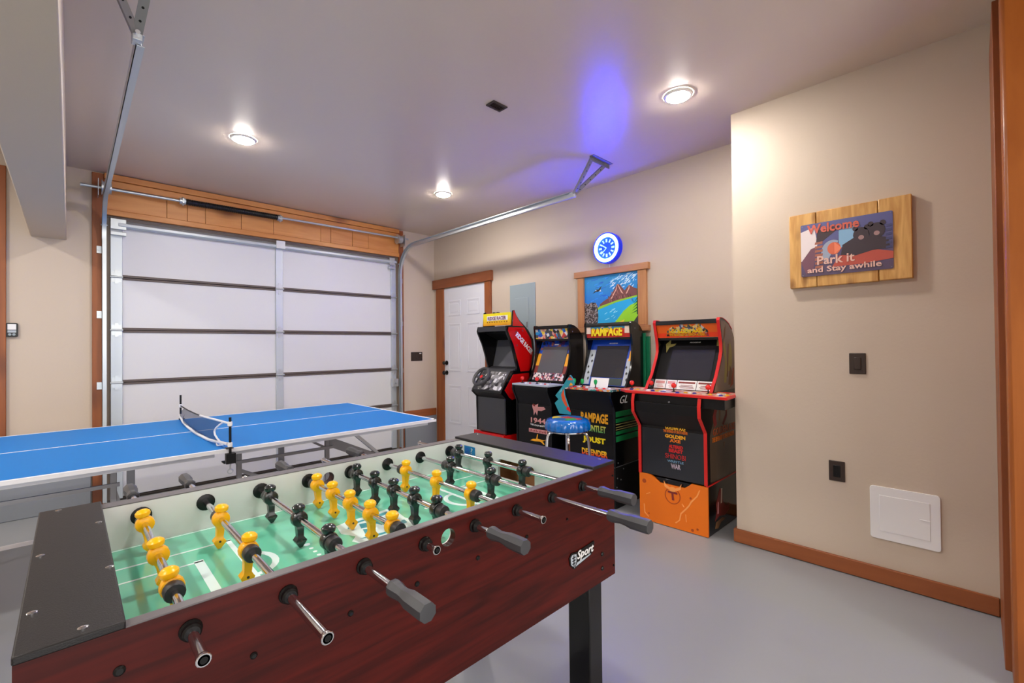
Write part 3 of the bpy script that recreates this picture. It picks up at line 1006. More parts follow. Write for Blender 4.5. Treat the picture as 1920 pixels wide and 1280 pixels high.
gh = [(1.155, PZ + 0.001), (1.356, PZ + 0.001)] + [p for p in rrect(1.155, 0.70, 1.356, 0.846, 0.018) if p[1] > 0.81]
for xa, xb, sg in ((IX0 - 0.012, IX0, -1), (IX1, IX1 + 0.012, 1)):
    b = B().plate([(IY0, PZ), (IY1, PZ), (IY1, FZ1), (IY0, FZ1)], [gh], 'x', xa, xb)
    b.build('inner_end', M['inner'], ft, fo)
    xc = xb if sg > 0 else xa
    b = B().box(xc, 1.13, 0.70, xc + sg * 0.085, 1.138, 0.87).box(xc, 1.374, 0.70, xc + sg * 0.085, 1.382, 0.87)
    b.box(xc, 1.138, 0.70, xc + sg * 0.085, 1.374, 0.708).box(xc + sg * 0.078, 1.138, 0.708, xc + sg * 0.085, 1.374, 0.87)
    b.build('goal_box', M['mdf'], ft, fo)
B().box(IX0 - 0.012, IY0 - 0.003, PZ - 0.012, IX1 + 0.012, IY1 + 0.003, PZ).build('playfield', M['field'], ft, fo)
# rims
B().box(IX0, FY0 - 0.001, FZ1, IX1, IY0, FZ1 + 0.003).build('rim', M['ledge'], ft, fo, bevel=0.001)
B().box(IX0, IY1 + 0.0, FZ1, IX1, FY1 + 0.001, FZ1 + 0.003).build('rim', M['ledge'], ft, fo, bevel=0.001)
for xa, xb, sx in ((FX0 - 0.001, IX0 + 0.0005, 1), (IX1 - 0.0005, FX1 + 0.001, -1)):
    c = B().box(xa, FY0 - 0.002, FZ1, xb, FY1 + 0.001, FZ1 + 0.012).build('end_cap', M['cap'], ft, fo, bevel=0.0025)
    pts = [(0.3, 1.62), (0.9, 1.44), (0.94, 1.13), (0.12, 1.29), (0.12, 1.02), (0.60, 0.912)] if sx > 0 else [(0.8, 0.935), (0.8, 1.6)]
    for u, y in pts:
        x = xa + u * (xb - xa)
        B().lathe([(0.0065, 0), (0.0065, 0.001), (0.004, 0.002)], (x, y, FZ1 + 0.012), 'z', 12).build('screw', M['chrome'], c, fo)
# legs
for xa in (FX0 + 0.03, 1.236):
    for ya in (FY0 + 0.02, FY1 - 0.11):
        b = B().box(xa, ya, 0.02, xa + 0.075, ya + 0.09, 0.60)
        b.build('leg', M['blackgloss'], ft, fo, bevel=0.006)
        B().lathe([(0.03, 0), (0.035, 0.004), (0.035, 0.02)], (xa + 0.037, ya + 0.045, 0), 'z', 14).build('foot', M['rubber'], ft, fo)
# bolts on the near apron
for x, z, r in ((0.052, 0.826, 0.0075), (0.230, 0.763, 0.006), (0.406, 0.763, 0.006), (0.562, 0.764, 0.006), (0.741, 0.763, 0.006),
                (0.92, 0.763, 0.005), (1.1, 0.763, 0.004), (1.285, 0.595, 0.0075), (1.285, 0.547, 0.0075), (1.352, 0.845, 0.004),
                (1.352, 0.535, 0.004)):
    b = B().lathe([(r, 0), (r, -0.002), (r * 0.6, -0.0045), (r * 0.25, -0.0045)], (x, FY0, z), 'y', 12)
    b.build('bolt', M['black'], ft, fo)
# badge
bd_ = B().prism([(1.105, 0.640), (1.118, 0.652), (1.146, 0.648), (1.235, 0.656), (1.238, 0.648), (1.222, 0.616), (1.150, 0.604),
                 (1.130, 0.598), (1.110, 0.616)], 'y', FY0 - 0.004, FY0).build('badge', M['black'], ft, fo, bevel=0.001)
text('Sport', M['whiteprint'], bd_, fo, (1.187, FY0 - 0.0048, 0.634), XD, (0, 0, 1), 0.088, 0.034, 0.02, 0.25, 0.0012)
b = B().prism([(1.111, 0.640), (1.120, 0.647), (1.140, 0.643), (1.139, 0.622), (1.130, 0.603), (1.113, 0.618)], 'y', FY0 - 0.0048, FY0 - 0.003)
b.prism([(1.142, 0.616), (1.215, 0.622), (1.212, 0.618), (1.136, 0.606)], 'y', FY0 - 0.0048, FY0 - 0.003)
b.build('badge_shield', M['lightgrey'], bd_, fo)
b = B()
for i in range(3):
    b.box(1.118, FY0 - 0.0053, 0.617 + i * 0.009, 1.135, FY0 - 0.0045, 0.620 + i * 0.009)
b.prism([(1.124, 0.606), (1.128, 0.606), (1.128, 0.644), (1.124, 0.644)], 'y', FY0 - 0.0053, FY0 - 0.0045)
b.build('badge_lines', M['black'], bd_, fo)
# blue sticker
st = B().box(IX1 - 0.001, 1.500, 0.824, IX1, 1.573, 0.868).build('sticker', mat('sticker_blue', (18, 116, 172), 0.4), ft, fo)
text('?', M['lightgrey'], st, fo, (IX1 - 0.0015, 1.522, 0.849), YD, UP, 0.012, 0.024, 0.0)
b = B()
for i in range(4):
    b.box(IX1 - 0.0014, 1.54, 0.834 + i * 0.007, IX1 - 0.001, 1.566, 0.837 + i * 0.007)
b.build('fine_print', M['bluep'], st, fo)


# field markings
def fm(name, b, m=M['fieldmark']):
    return b.build(name, m, ft, fo)


ZF = PZ + 0.0004
CY = 1.2555
lw = 0.007


def fline(x0, y0, x1, y1, wd=lw):
    d = Vector((x1 - x0, y1 - y0, 0))
    n = Vector((-d.y, d.x, 0)).normalized() * wd / 2
    return B().obox(((x0 + x1) / 2, (y0 + y1) / 2, PZ + 0.0002), d / 2 + d.normalized() * wd / 2, n, (0, 0, 0.0003))


for sx in (1, -1):
    X = (lambda x: x) if sx > 0 else (lambda x: 1.296 - x)
    fm('field_line', fline(X(0.062), 1.451, X(0.315), 1.451))
    fm('field_line', fline(X(0.062), 1.060, X(0.315), 1.060))
    fm('field_line', fline(X(0.312), 1.451, X(0.312), 1.060, 0.012))
    fm('field_line', fline(X(0.062), 1.360, X(0.235), 1.360))
    fm('field_line', fline(X(0.062), 1.151, X(0.235), 1.151))
    fm('field_line', fline(X(0.230), 1.360, X(0.230), 1.151, 0.020))
    pts = []
    for i in range(13):
        a = -PI / 2 + PI * i / 12
        pts.append((X(0.318 + 0.062 * math.cos(a)), CY + 0.075 * math.sin(a)))
    for i in range(12, -1, -1):
        a = -PI / 2 + PI * i / 12
        pts.append((X(0.318 + 0.046 * math.cos(a)), CY + 0.060 * math.sin(a)))
    fm('field_arc', B().prism(pts, 'z', PZ, ZF))
    for k in range(8):
        y = 1.263 - 0.026 * k if k else 1.268
        fm('field_dot', B().prism(circle(X(0.457), y, 0.0085 if k == 0 else 0.0055, 14), 'z', PZ, ZF))
fm('field_line', fline(0.062, 1.590, 1.234, 1.590, 0.006))
fm('field_line', fline(0.062, 0.921, 1.234, 0.921, 0.008))
fm('field_line', fline(0.648, 0.925, 0.648, 1.10, 0.006))
fm('field_line', fline(0.648, 1.41, 0.648, 1.585, 0.006))
# centre emblem: plain crest of pale shapes
eo = [(0.562, 1.17), (0.552, 1.20), (0.574, 1.225), (0.552, 1.27), (0.566, 1.335), (0.60, 1.345), (0.66, 1.345), (0.74, 1.355),
      (0.757, 1.33), (0.745, 1.25), (0.757, 1.20), (0.735, 1.165), (0.66, 1.15)]
em = B().prism(eo, 'z', PZ, PZ + 0.0004).build('field_emblem', M['fieldmark'], ft, fo)
b = B()
for q in ([(0.575, 1.20), (0.60, 1.185), (0.66, 1.18), (0.66, 1.19), (0.60, 1.20)],
          [(0.58, 1.29), (0.60, 1.325), (0.65, 1.325), (0.65, 1.315), (0.61, 1.31), (0.595, 1.285)],
          [(0.67, 1.20), (0.73, 1.21), (0.735, 1.235), (0.68, 1.225)], [(0.67, 1.31), (0.73, 1.315), (0.73, 1.335), (0.67, 1.33)],
          [(0.60, 1.22), (0.64, 1.24), (0.61, 1.255)], [(0.665, 1.245), (0.70, 1.26), (0.67, 1.29), (0.655, 1.28)],
          [(0.61, 1.265), (0.63, 1.26), (0.64, 1.295), (0.62, 1.30)]):
    b.prism(q, 'z', PZ + 0.0003, PZ + 0.0008)
b.build('emblem_lines', M['fieldemb'], em, fo)


# rods, players, handles
def player_mesh():
    b = B()
    b.lathe([(0.0150, -0.0125), (0.0195, -0.0105), (0.0207, -0.005), (0.0207, 0.005), (0.0195, 0.0105), (0.0150, 0.0125)], (0, 0, 0), 'y', 16)
    b.lathe([(0.0100, 0.012), (0.0105, 0.0190), (0.0145, 0.0215), (0.0165, 0.0265), (0.0160, 0.0320), (0.0110, 0.0370), (0.004, 0.0390)],
            (0, 0, 0), 'z', 14)
    vs, fs = [], []
    for (z, hx, hy) in ((-0.010, 0.0125, 0.0115), (-0.024, 0.0086, 0.0095), (-0.046, 0.0076, 0.0088), (-0.050, 0.0095, 0.0112),
                        (-0.056, 0.0142, 0.0122), (-0.0600, 0.0130, 0.0122), (-0.0755, 0.0036, 0.0066)):
        vs += [(-hx, -hy, z), (hx, -hy, z), (hx, hy, z), (-hx, hy, z)]
    for j in range(6):
        for i in range(4):
            fs.append((j * 4 + i, j * 4 + (i + 1) % 4, (j + 1) * 4 + (i + 1) % 4, (j + 1) * 4 + i))
    fs += [(0, 1, 2, 3), (27, 26, 25, 24)]
    b.add(vs, fs)
    b.m(1).cone((0, -0.0115, -0.056), (0, -0.0128, -0.056), 0.0030, n=8)
    return b


RZ = 0.848
RODS = [  # near end, far end, handle side, colour, player y
    (0.790, 1.880, 'far', 'y', (1.515, 1.265, 1.078), (1.937, 1.815)),
    (0.711, 1.860, 'far', 'y', (1.411, 1.149), (1.955, 1.832)),
    (0.720, 1.786, 'near', 'k', (1.502, 1.262, 1.067), (0.654, 0.777)),
    (0.842, 1.880, 'far', 'y', (1.523, 1.400, 1.277, 1.153, 1.035), (1.900, 1.778)),
    (0.780, 1.843, 'near', 'k', (1.548, 1.414, 1.291, 1.170, 1.055), (0.712, 0.832)),
    (0.789, 1.880, 'far', 'y', (1.464, 1.271, 1.088), (1.932, 1.812)),
    (0.640, 1.706, 'near', 'k', (1.393, 1.161), (0.574, 0.690)),
    (0.770, 1.835, 'near', 'k', (1.534, 1.346, 1.158), (0.704, 0.822)),
]
pm = {'y': player_mesh().build('foosball_player', [M['yellow'], M['brown']], ft, (0, 0, 0)),
      'k': player_mesh().build('foosball_player', [M['blackpl'], M['brown']], ft, (0, 0, 0))}
used = {'y': False, 'k': False}
bump_o = B().lathe([(0.0165, 0), (0.0178, 0.003), (0.0178, 0.021), (0.0165, 0.023)], (0, 0, 0), 'y', 16)
bump_o.build('bumper', M['rubber'], ft, (0, 0, 0))
bumper0 = bpy.data.objects['bumper']
bfirst = True
hb = B().lathe([(0.0105, 0.0), (0.0150, 0.002), (0.0168, 0.012), (0.0150, 0.024), (0.0132, 0.036), (0.0142, 0.050), (0.0178, 0.068),
                (0.0182, 0.112), (0.0172, 0.120), (0.0130, 0.1205)], (0, 0, 0), 'y', 8, PI / 8)
handle0 = hb.build('handle', M['handle'], ft, (0, 0, 0), smooth=25)
hfirst = True
for k, (ya, yb, side, colr, ps, hh) in enumerate(RODS):
    x = 0.139 + 0.148 * k
    b = B()
    b.cone((x, ya, RZ), (x, yb, RZ), 0.0079, n=14, caps=True)
    ye = ya if side == 'far' else yb
    sg = -1 if side == 'far' else 1
    b.lathe([(0.0095, 0), (0.0105, 0.001), (0.0105, 0.006), (0.0082, 0.010)] if sg < 0 else
            [(0.0082, -0.010), (0.0105, -0.006), (0.0105, -0.001), (0.0095, 0)], (x, ye, RZ), 'y', 14)
    b.m(1).cone((x, ye - sg * 0.002, RZ), (x, ye + sg * 0.0006, RZ), 0.0052, n=12)
    rod = b.build('rod', [M['chrome'], M['blackm']], ft, fo)
    rod['label'] = ('chrome rod carrying %d %s players' % (len(ps), 'yellow' if colr == 'y' else 'black'))
    for y in ps:
        o = pm[colr] if not used[colr] else pm[colr].copy()
        if used[colr]:
            COL.objects.link(o)
        used[colr] = True
        o.parent = rod
        o.location = (x - fo[0], y - fo[1], RZ - fo[2])
        o.rotation_euler = (0, math.radians({0: -9, 1: 4, 3: -3, 5: 3}.get(k, -4 + k)), 0)
    for y in (max(ps) + 0.0135, min(ps) - 0.0135 - 0.023):
        o = bumper0 if bfirst else bumper0.copy()
        if not bfirst:
            COL.objects.link(o)
        bfirst = False
        o.parent = rod
        o.location = (x - fo[0], y - fo[1], RZ)
    o = handle0 if hfirst else handle0.copy()
    if not hfirst:
        COL.objects.link(o)
    hfirst = False
    o.parent = rod
    if side == 'near':
        o.location = (x - fo[0], hh[1] - fo[1], RZ)
        o.rotation_euler = (0, 0, PI)
    else:
        o.location = (x - fo[0], hh[1] - fo[1], RZ)
    for yy, sgn in ((FY0, -1), (IY1, -1), (FY1, 1), (IY0, 1)):
        inner = yy in (IY1, IY0)
        if inner:
            pr = [(0.0235, 0), (0.0235, 0.0025), (0.016, 0.005), (0.0085, 0.005)]
        else:
            pr = [(0.0165, 0), (0.0165, 0.003), (0.0138, 0.006), (0.0138, 0.013), (0.011, 0.016), (0.0085, 0.016)]
        b = B().lathe([(r, sgn * h) for r, h in pr], (x, yy, RZ), 'y', 18)
        b.build('bushing', M['black'], ft, fo)

# ================================================================== TABLE TENNIS TABLE
TX0, TX1, TY0, TY1, TZ = -0.765, 1.957, 2.825, 4.312, 0.760
tt = thing('table_tennis_table', 'blue table tennis table with white edge lines and grey steel legs', 'table tennis table', (0.6, 3.57, 0))
to = (0.6, 3.57, 0)
for xa, xb in ((TX0, 0.5975), (0.6005, TX1)):
    B().box(xa, TY0, TZ - 0.018, xb, TY1, TZ).build('tabletop', M['blue'], tt, to, bevel=0.0015)
    b = B().plate([(xa + 0.04, TY0 + 0.05), (xb - 0.04, TY0 + 0.05), (xb - 0.04, TY1 - 0.05), (xa + 0.04, TY1 - 0.05)],
                  [[(xa + 0.06, TY0 + 0.07), (xb - 0.06, TY0 + 0.07), (xb - 0.06, TY1 - 0.07), (xa + 0.06, TY1 - 0.07)]],
                  'z', TZ - 0.045, TZ - 0.0185)
    b.build('edge_frame', M['bluewhite'], tt, to, bevel=0.002)
b = B()
b.box(TX0, TY0 - 0.0012, TZ - 0.018, TX1, TY0 + 0.019, TZ + 0.0006).box(TX0, TY1 - 0.019, TZ - 0.018, TX1, TY1 + 0.0012, TZ + 0.0006)
b.box(TX0 - 0.0012, TY0, TZ - 0.018, TX0 + 0.019, TY1, TZ + 0.0006).box(TX1 - 0.019, TY0, TZ - 0.018, TX1 + 0.0012, TY1, TZ + 0.0006)
b.build('edge_line', M['bluewhite'], tt, to)
B().box(TX0 + 0.02, 3.590, TZ, TX1 - 0.02, 3.604, TZ + 0.0006).build('centre_line', M['bluewhite'], tt, to)


def bar(p0, p1, wx, wy):
    p0, p1 = Vector(p0), Vector(p1)
    d = (p1 - p0)
    a = Vector((0, 1, 0))
    s = d.cross(a).normalized()
    return B().obox((p0 + p1) / 2, s * wx, a * wy, d / 2)


y = 2.97
for x in (-0.50, 0.152, 0.695, 1.200):
    bar((x, y, 0.0), (x, y, TZ - 0.046), 0.0125, 0.0125).build('leg', M['steel'], tt, to, bevel=0.002)
    B().cone((x, y, 0), (x, y, 0.02), 0.022, 0.016, 12).build('leg_foot', M['rubber'], tt, to)
bar((0.675, y - 0.015, 0.652), (1.235, y - 0.015, 0.652), 0.009, 0.006).build('cross_bar', M['steel'], tt, to)
bar((-0.52, y - 0.015, 0.640), (0.175, y - 0.015, 0.640), 0.009, 0.006).build('cross_bar', M['steel'], tt, to)
bar((1.09, y, 0.712), (1.20, y, 0.645), 0.007, 0.008).build('brace', M['steel'], tt, to)
bar((0.70, y, 0.60), (0.86, y, 0.51), 0.009, 0.012).build('brace', M['steel'], tt, to)
bar((1.205, y + 0.02, 0.690), (1.76, y + 0.02, 0.415), 0.030, 0.006).build('brace', M['steel'], tt, to, bevel=0.002)
bar((1.40, y + 0.045, 0.712), (1.78, y + 0.045, 0.355), 0.011, 0.011).build('brace', M['galv'], tt, to, bevel=0.002)
bar((1.77, y + 0.03, 0.0), (1.77, y + 0.03, 0.44), 0.0125, 0.0125).build('leg', M['steel'], tt, to, bevel=0.002)
bar((0.155, y, 0.62), (0.205, y, 0.42), 0.007, 0.008).build('brace', M['steel'], tt, to)
for x, y in ((0.305, 4.16), (1.29, 4.16), (-0.50, 4.16)):
    bar((x, y, 0.0), (x, y, TZ - 0.046), 0.022, 0.014).build('leg', M['steel'], tt, to, bevel=0.002)
    B().cone((x, y, 0), (x, y, 0.02), 0.028, 0.024, 12).build('leg_foot', M['rubber'], tt, to)

# net
tn = thing('table_tennis_net', 'sagging dark net with white tapes clamped across the blue table', 'net', (0.612, 3.57, TZ))
no = (0.612, 3.57, TZ)
TOPC = [(0.615, 4.33, 0.862), (0.617, 4.05, 0.855), (0.618, 3.75, 0.856), (0.617, 3.45, 0.866), (0.616, 3.15, 0.882), (0.616, 2.835, 0.897)]
BOTC = [(0.610, 4.33, 0.790), (0.590, 4.05, 0.770), (0.576, 3.75, 0.768), (0.572, 3.45, 0.768), (0.582, 3.15, 0.769), (0.610, 2.835, 0.786)]
b = B()
nu, nv = 20, 6
vs = []


def lerp_path(P, t):
    s = t * (len(P) - 1)
    i = min(int(s), len(P) - 2)
    f = s - i
    return Vector(P[i]).lerp(Vector(P[i + 1]), f)


for i in range(nu + 1):
    t = 0.06 + 0.87 * i / nu
    a, c = lerp_path(TOPC, t), lerp_path(BOTC, t)
    for j in range(nv + 1):
        f = j / nv
        q = a.lerp(c, f)
        q.x += 0.016 * math.sin(f * PI) * math.sin(i * 0.9) - 0.012 * math.sin(f * PI)
        if i == nu:
            q.y += 0.10 * math.sin(f * PI) * 0.7
        if i == 0:
            q.y -= 0.25 * (1 - f) ** 2 * 0.4
        vs.append(q)
fs = []
for i in range(nu):
    for j in range(nv):
        fs.append((i * (nv + 1) + j, (i + 1) * (nv + 1) + j, (i + 1) * (nv + 1) + j + 1, i * (nv + 1) + j + 1))
b.add(vs, fs)
b.build('mesh', M['net'], tn, no, smooth=180)
dk = [lerp_path(TOPC, 0.0 + 0.5 * i / 10) for i in range(11)]
B().tube(dk, 0.0045, 6).build('cord', M['rubber'], tn, no)
B().tube([lerp_path(TOPC, 0.5 + 0.5 * i / 10) for i in range(11)], 0.0065, 6).build('top_tape', M['white'], tn, no)
B().tube([lerp_path(BOTC, i / 24) for i in range(25)], 0.0085, 6).build('bottom_tape', M['white'], tn, no)
e0, e1 = Vector(vs[nu * (nv + 1)]), Vector(vs[-1])
B().tube([Vector(TOPC[-1])] + [Vector(vs[nu * (nv + 1) + j]) for j in range(nv + 1)] + [Vector(BOTC[-1])], 0.005, 6).build(
    'side_tape', M['white'], tn, no)
B().tube([Vector(BOTC[-1]) + Vector((-0.01, 0.05, -0.01)), Vector((0.585, 2.95, TZ + 0.004)), Vector((0.60, 3.05, TZ + 0.004))], 0.004, 6).build(
    'tie', M['white'], tn, no)
for y, zt_ in ((2.808, 0.932), (4.330, 0.945)):
    B().cone((0.616, y, TZ - 0.03), (0.616, y, zt_), 0.0065, n=10).build('post', M['black'], tn, no)
    sg = -1 if y < 3 else 1
    for z in (0.897 if y < 3 else 0.862, 0.786):
        B().lathe([(0.011, -0.012), (0.0125, 0), (0.011, 0.012)], (0.616, y - sg * 0.003, z), 'z', 10).build('knot', M['white'], tn, no)
    b = B().box(0.594, y - 0.016, TZ - 0.075, 0.640, y + 0.016, TZ - 0.02)
    b.box(0.590, y - 0.02 * sg, TZ - 0.078, 0.640, y - 0.075 * sg, TZ - 0.070)
    b.box(0.600, y - 0.012 * sg, TZ + 0.0008, 0.636, y - 0.05 * sg, TZ + 0.006)
    b.build('clamp', M['black'], tn, no, bevel=0.002)
    b = B().cone((0.616, y, TZ - 0.105), (0.616, y, TZ - 0.075), 0.004, n=8)
    rp = [(0.616 + 0.012 * math.cos(a), y, TZ - 0.117 + 0.012 * math.sin(a)) for a in [2 * PI * i / 14 for i in range(15)]]
    b.tube(rp, 0.003, 6, caps=False)
    b.build('clamp_screw', M['galv'], tn, no)

# flat white stripe on the floor
tag(B().box(-4.0, 4.45, 0.0005, 0.95, 4.55, 0.0016).build('floor_stripe', M['white'], org=(-1.2, 4.5, 0)),
    'white stripe on grey floor at left edge beyond the foosball table', 'stripe')

# ================================================================== ARCADE MACHINES
def edge_strip(path, y0, y1, w=0.004):
    """a moulding that follows an open path of (x, z) points, between y0 and y1"""
    n = len(path)
    offs = []
    for i in range(n):
        a = Vector(path[max(i - 1, 0)])
        c = Vector(path[min(i + 1, n - 1)])
        d = (c - a).normalized()
        offs.append((path[i][0] - d.y * w, path[i][1] + d.x * w))
    return B().prism(list(path) + offs[::-1], 'y', y0, y1)


def slope_plate(b, bz, ya, yb, za, zb, k, th=0.002):
    """a thin plate lying on the sloped bezel, k layers proud of it"""
    (xA, zA), (xB, zB) = bz
    d = Vector((xB - xA, 0, zB - zA)).normalized()
    nrm = Vector((-d.z, 0, d.x))
    f = lambda z: Vector((xA + (xB - xA) * (z - zA) / (zB - zA), 0, z))
    p0, p1 = f(za), f(zb)
    c = (p0 + p1) / 2 + nrm * (th * k + (0.0025 if k else 0)) + Vector((0, (ya + yb) / 2, 0))
    return b.obox(c, d * ((p1 - p0).length / 2), (0, abs(yb - ya) / 2, 0), nrm * th / 2)


def arcade(label, y0, y1, front, back, bz, mq, deckz, mats, riser_m, edge_m=None, deck_poly=None):
    """front: body outline from bottom front up to the top back corner; back: x of the back"""
    yc = (y0 + y1) / 2
    og = (front[0][0] + 0.25, yc, 0)
    t = thing('arcade_machine', label, 'arcade machine', og, 'arcade machines along the right wall')
    out = list(front) + [(back, front[0][1])]
    for ya, yb in ((y0, y0 + 0.018), (y1 - 0.018, y1)):
        B().prism(out, 'y', ya, yb).build('side_panel', mats['side'], t, og, bevel=0.001)
        if edge_m:
            edge_strip(front[:-2], ya - 0.002, yb + 0.002, 0.005).build('edge_trim', edge_m, t, og)
    yi, yj = y0 + 0.018, y1 - 0.018
    xf = front[0][0]
    B().box(back - 0.012, yi, front[0][1], back, yj, front[-1][1]).build('back_panel', M['blackm'], t, og)
    tp = [p for p in front if p[1] > mq[1][1] - 0.01]
    b = B().prism([(p[0], p[1] - 0.004) for p in tp] + [(p[0], p[1] - 0.02) for p in tp[::-1]], 'y', yi, yj)
    b.build('top_panel', M['black'], t, og)
    return t, og, yi, yj, xf


SIDE = [(3.085, 0.332), (3.085, 0.777), (3.030, 0.885), (3.030, 0.930), (3.245, 0.945), (3.286, 1.0), (3.322, 1.07), (3.345, 1.13),
        (3.360, 1.20), (3.366, 1.27), (3.362, 1.32), (3.353, 1.362), (3.340, 1.480), (3.346, 1.497), (3.380, 1.498), (3.424, 1.490),
        (3.470, 1.470), (3.510, 1.442), (3.545, 1.398)]


def add_common(t, og, yi, yj, xf, y0, y1, bz, mqx, mqz, mq_mat, bez_mat, front_mat, lower=(0.332, 0.75), nose=None, back=3.53):
    B().box(xf + 0.006, yi, lower[0], xf + 0.022, yj, lower[1]).build('front_panel', front_mat, t, og, bevel=0.002)
    b = B().prism(nose, 'y', yi, yj)
    b.build('deck_housing', M['black'], t, og, bevel=0.002)
    mqo = B().prism([(mqx[0], mqz[0]), (mqx[1], mqz[1]), (mqx[1] + 0.015, mqz[1]), (mqx[0] + 0.015, mqz[0])], 'y', yi, yj).build(
        'marquee', mq_mat, t, og)
    b = B()
    slope_plate(b, bz, yi, yj, bz[0][1], bz[1][1], 0, 0.006)
    bez = b.build('bezel', bez_mat, t, og)
    B().prism([(mqx[0] + 0.004, mqz[0] - 0.004), (mqx[0] + 0.004, mqz[0] - 0.020), (bz[1][0] + 0.01, bz[1][1] - 0.0), (bz[1][0] + 0.01, bz[1][1] + 0.02)],
              'y', yi, yj).build('speaker_board', M['black'], t, og)
    return mqo, bez


def joystick(t, deck, og, x, y, z, m, bat=False):
    b = B().lathe([(0.017, 0), (0.017, 0.003), (0.005, 0.006), (0.004, 0.03)], (x, y, z), 'z', 12)
    if bat:
        b.m(1).lathe([(0.006, 0.026), (0.013, 0.040), (0.015, 0.056), (0.010, 0.068), (0.003, 0.071)], (x, y, z), 'z', 12)
    else:
        b.m(1).ball((x, y, z + 0.045), 0.0185, 14)
    b.build('joystick', [M['black'], m], deck, og)


def button(deck, og, x, y, z, m, r=0.0135):
    B().lathe([(r, 0), (r, 0.003), (r * 0.75, 0.004), (r * 0.75, 0.008), (r * 0.5, 0.009)], (x, y, z), 'z', 12).build('button', m, deck, og)


def rizer(t, og, y0, y1, xf, back, zt, m_front, m_side, dips=True, dip=0.035):
    B().box(xf + 0.012, y0 + 0.002, 0.0, back, y1 - 0.002, zt).build('riser', m_side, t, og, bevel=0.002)
    w = y1 - y0
    pts = [(y0, 0.004), (y1, 0.004), (y1, zt + 0.012), (y1 - 0.16 * w, zt + 0.012), (y1 - 0.22 * w, zt), (y1 - 0.32 * w, zt - dip),
           (y0 + 0.32 * w, zt - dip), (y0 + 0.26 * w, zt - 0.4 * dip), (y0 + 0.22 * w, zt + 0.004), (y0, zt + 0.004)]
    return B().prism(pts, 'x', xf - 0.004, xf + 0.012).build('riser_front', m_front, t, og, bevel=0.001)


NOSE = [(3.095, 0.74), (3.092, 0.775), (3.040, 0.885), (3.040, 0.926), (3.26, 0.940), (3.26, 0.74)]
BZ = ((3.285, 0.950), (3.455, 1.348))

# ---- shooter machine with the plane marquee (second from the door)
y0, y1 = 2.663, 3.112
t, og, yi, yj, xf = arcade('black arcade machine with plane art marquee and large grey screen, number 1944 on front',
                           y0, y1, SIDE, 3.585, BZ, None or ((3.353, 1.362), (3.340, 1.480)), 0.93, {'side': M['blackgloss']}, None)
p44 = printed('plane_print', [(20, 80, 190), (226, 196, 150), (30, 30, 34), (220, 220, 224), (40, 140, 200), (190, 60, 50), (226, 200, 70),
                              (70, 72, 80), (214, 150, 140)], 34, 0.4)
p44b = printed('plane_bezel_print', [(16, 60, 170), (24, 84, 200), (80, 40, 96), (16, 60, 170), (30, 36, 60), (150, 90, 80)], 30, 0.4)
mqo, bez = add_common(t, og, yi, yj, xf, y0, y1, BZ, (3.360, 3.347), (1.365, 1.484), p44, M['blackm'], M['black'], nose=NOSE)
b = B()
slope_plate(b, BZ, yi + 0.01, yj - 0.01, 1.268, 1.343, 1)
b.build('bezel_art', p44b, bez, og)
for ya, yb in ((yi + 0.004, yi + 0.044), (yj - 0.044, yj - 0.004)):
    b = B()
    slope_plate(b, BZ, ya, yb, 1.10, 1.215, 1)
    b.build('bezel_art', M['goldp'], bez, og)
    b = B()
    slope_plate(b, BZ, ya, yb, 1.215, 1.268, 1)
    b.build('bezel_art', p44b, bez, og)
    b = B()
    slope_plate(b, BZ, ya, yb, 1.03, 1.10, 1)
    b.build('bezel_art', M['darkred'], bez, og)
b = B()
slope_plate(b, BZ, yi + 0.02, yj - 0.008, 0.965, 1.035, 1)
b.build('bezel_art', printed('plane_bottom_print', [(226, 180, 180), (34, 30, 34), (220, 220, 224), (170, 40, 50), (120, 80, 110), (236, 220, 214)], 60), bez, og)
b = B()
slope_plate(b, BZ, yi + 0.048, yj - 0.048, 1.032, 1.285, 2)
b.build('screen', M['greyscreen'], bez, og)
b = B()
slope_plate(b, BZ, 2.885 - 0.026, 2.885 + 0.026, 1.300, 1.312, 2)
b.build('bezel_label', M['whiteprint'], bez, og)
dk_ = B().box(3.034, y0 - 0.001, 0.928, 3.26, y1 + 0.001, 0.944).build('control_deck', M['lightgrey'], t, og, bevel=0.002)
for y, m in ((3.05, M['redball']), (2.86, M['redball'])):
    joystick(t, dk_, og, 3.11, y, 0.944, m)
for i, y in enumerate((2.99, 2.95, 2.80, 2.76, 2.72)):
    button(dk_, og, 3.10 + 0.012 * (i % 2), y, 0.944, M['redball'] if i % 2 else M['whiteprint'])
fp = [c for c in t.children if c.name.startswith('front_panel')][0]
XT = xf + 0.0055
text('1944', M['pink'], fp, og, (XT, 2.832, 0.607), YD, UP, 0.185, 0.050, 0.03)
text('THE LOOP MASTER', M['whiteprint'], fp, og, (XT, 2.832, 0.568), YD, UP, 0.20, 0.016, 0.01, arch=-0.006)
b = B().box(XT - 0.001, 2.722, 0.494, XT + 0.001, 2.950, 0.528)
b.build('logo_band', M['pink'], fp, og)
b = B()
for i in range(11):
    b.box(XT - 0.002, 2.735 + i * 0.0195, 0.499 + 0.003 * (i % 2), XT, 2.745 + i * 0.0195, 0.522 - 0.004 * (i % 3))
b.build('logo_bars', M['darkred'], fp, og)
sq = lambda pts, m, nm='logo_shape', k=0: B().prism(pts, 'x', XT - 0.0008 - 0.0006 * k, XT + 0.001).build(nm, m, fp, og)
sq([(2.935, 0.414), (2.90, 0.432), (2.86, 0.436), (2.845, 0.482), (2.835, 0.482), (2.845, 0.44), (2.77, 0.436), (2.735, 0.442),
    (2.78, 0.424), (2.755, 0.40), (2.765, 0.396), (2.81, 0.42), (2.88, 0.412)], M['goldp'])
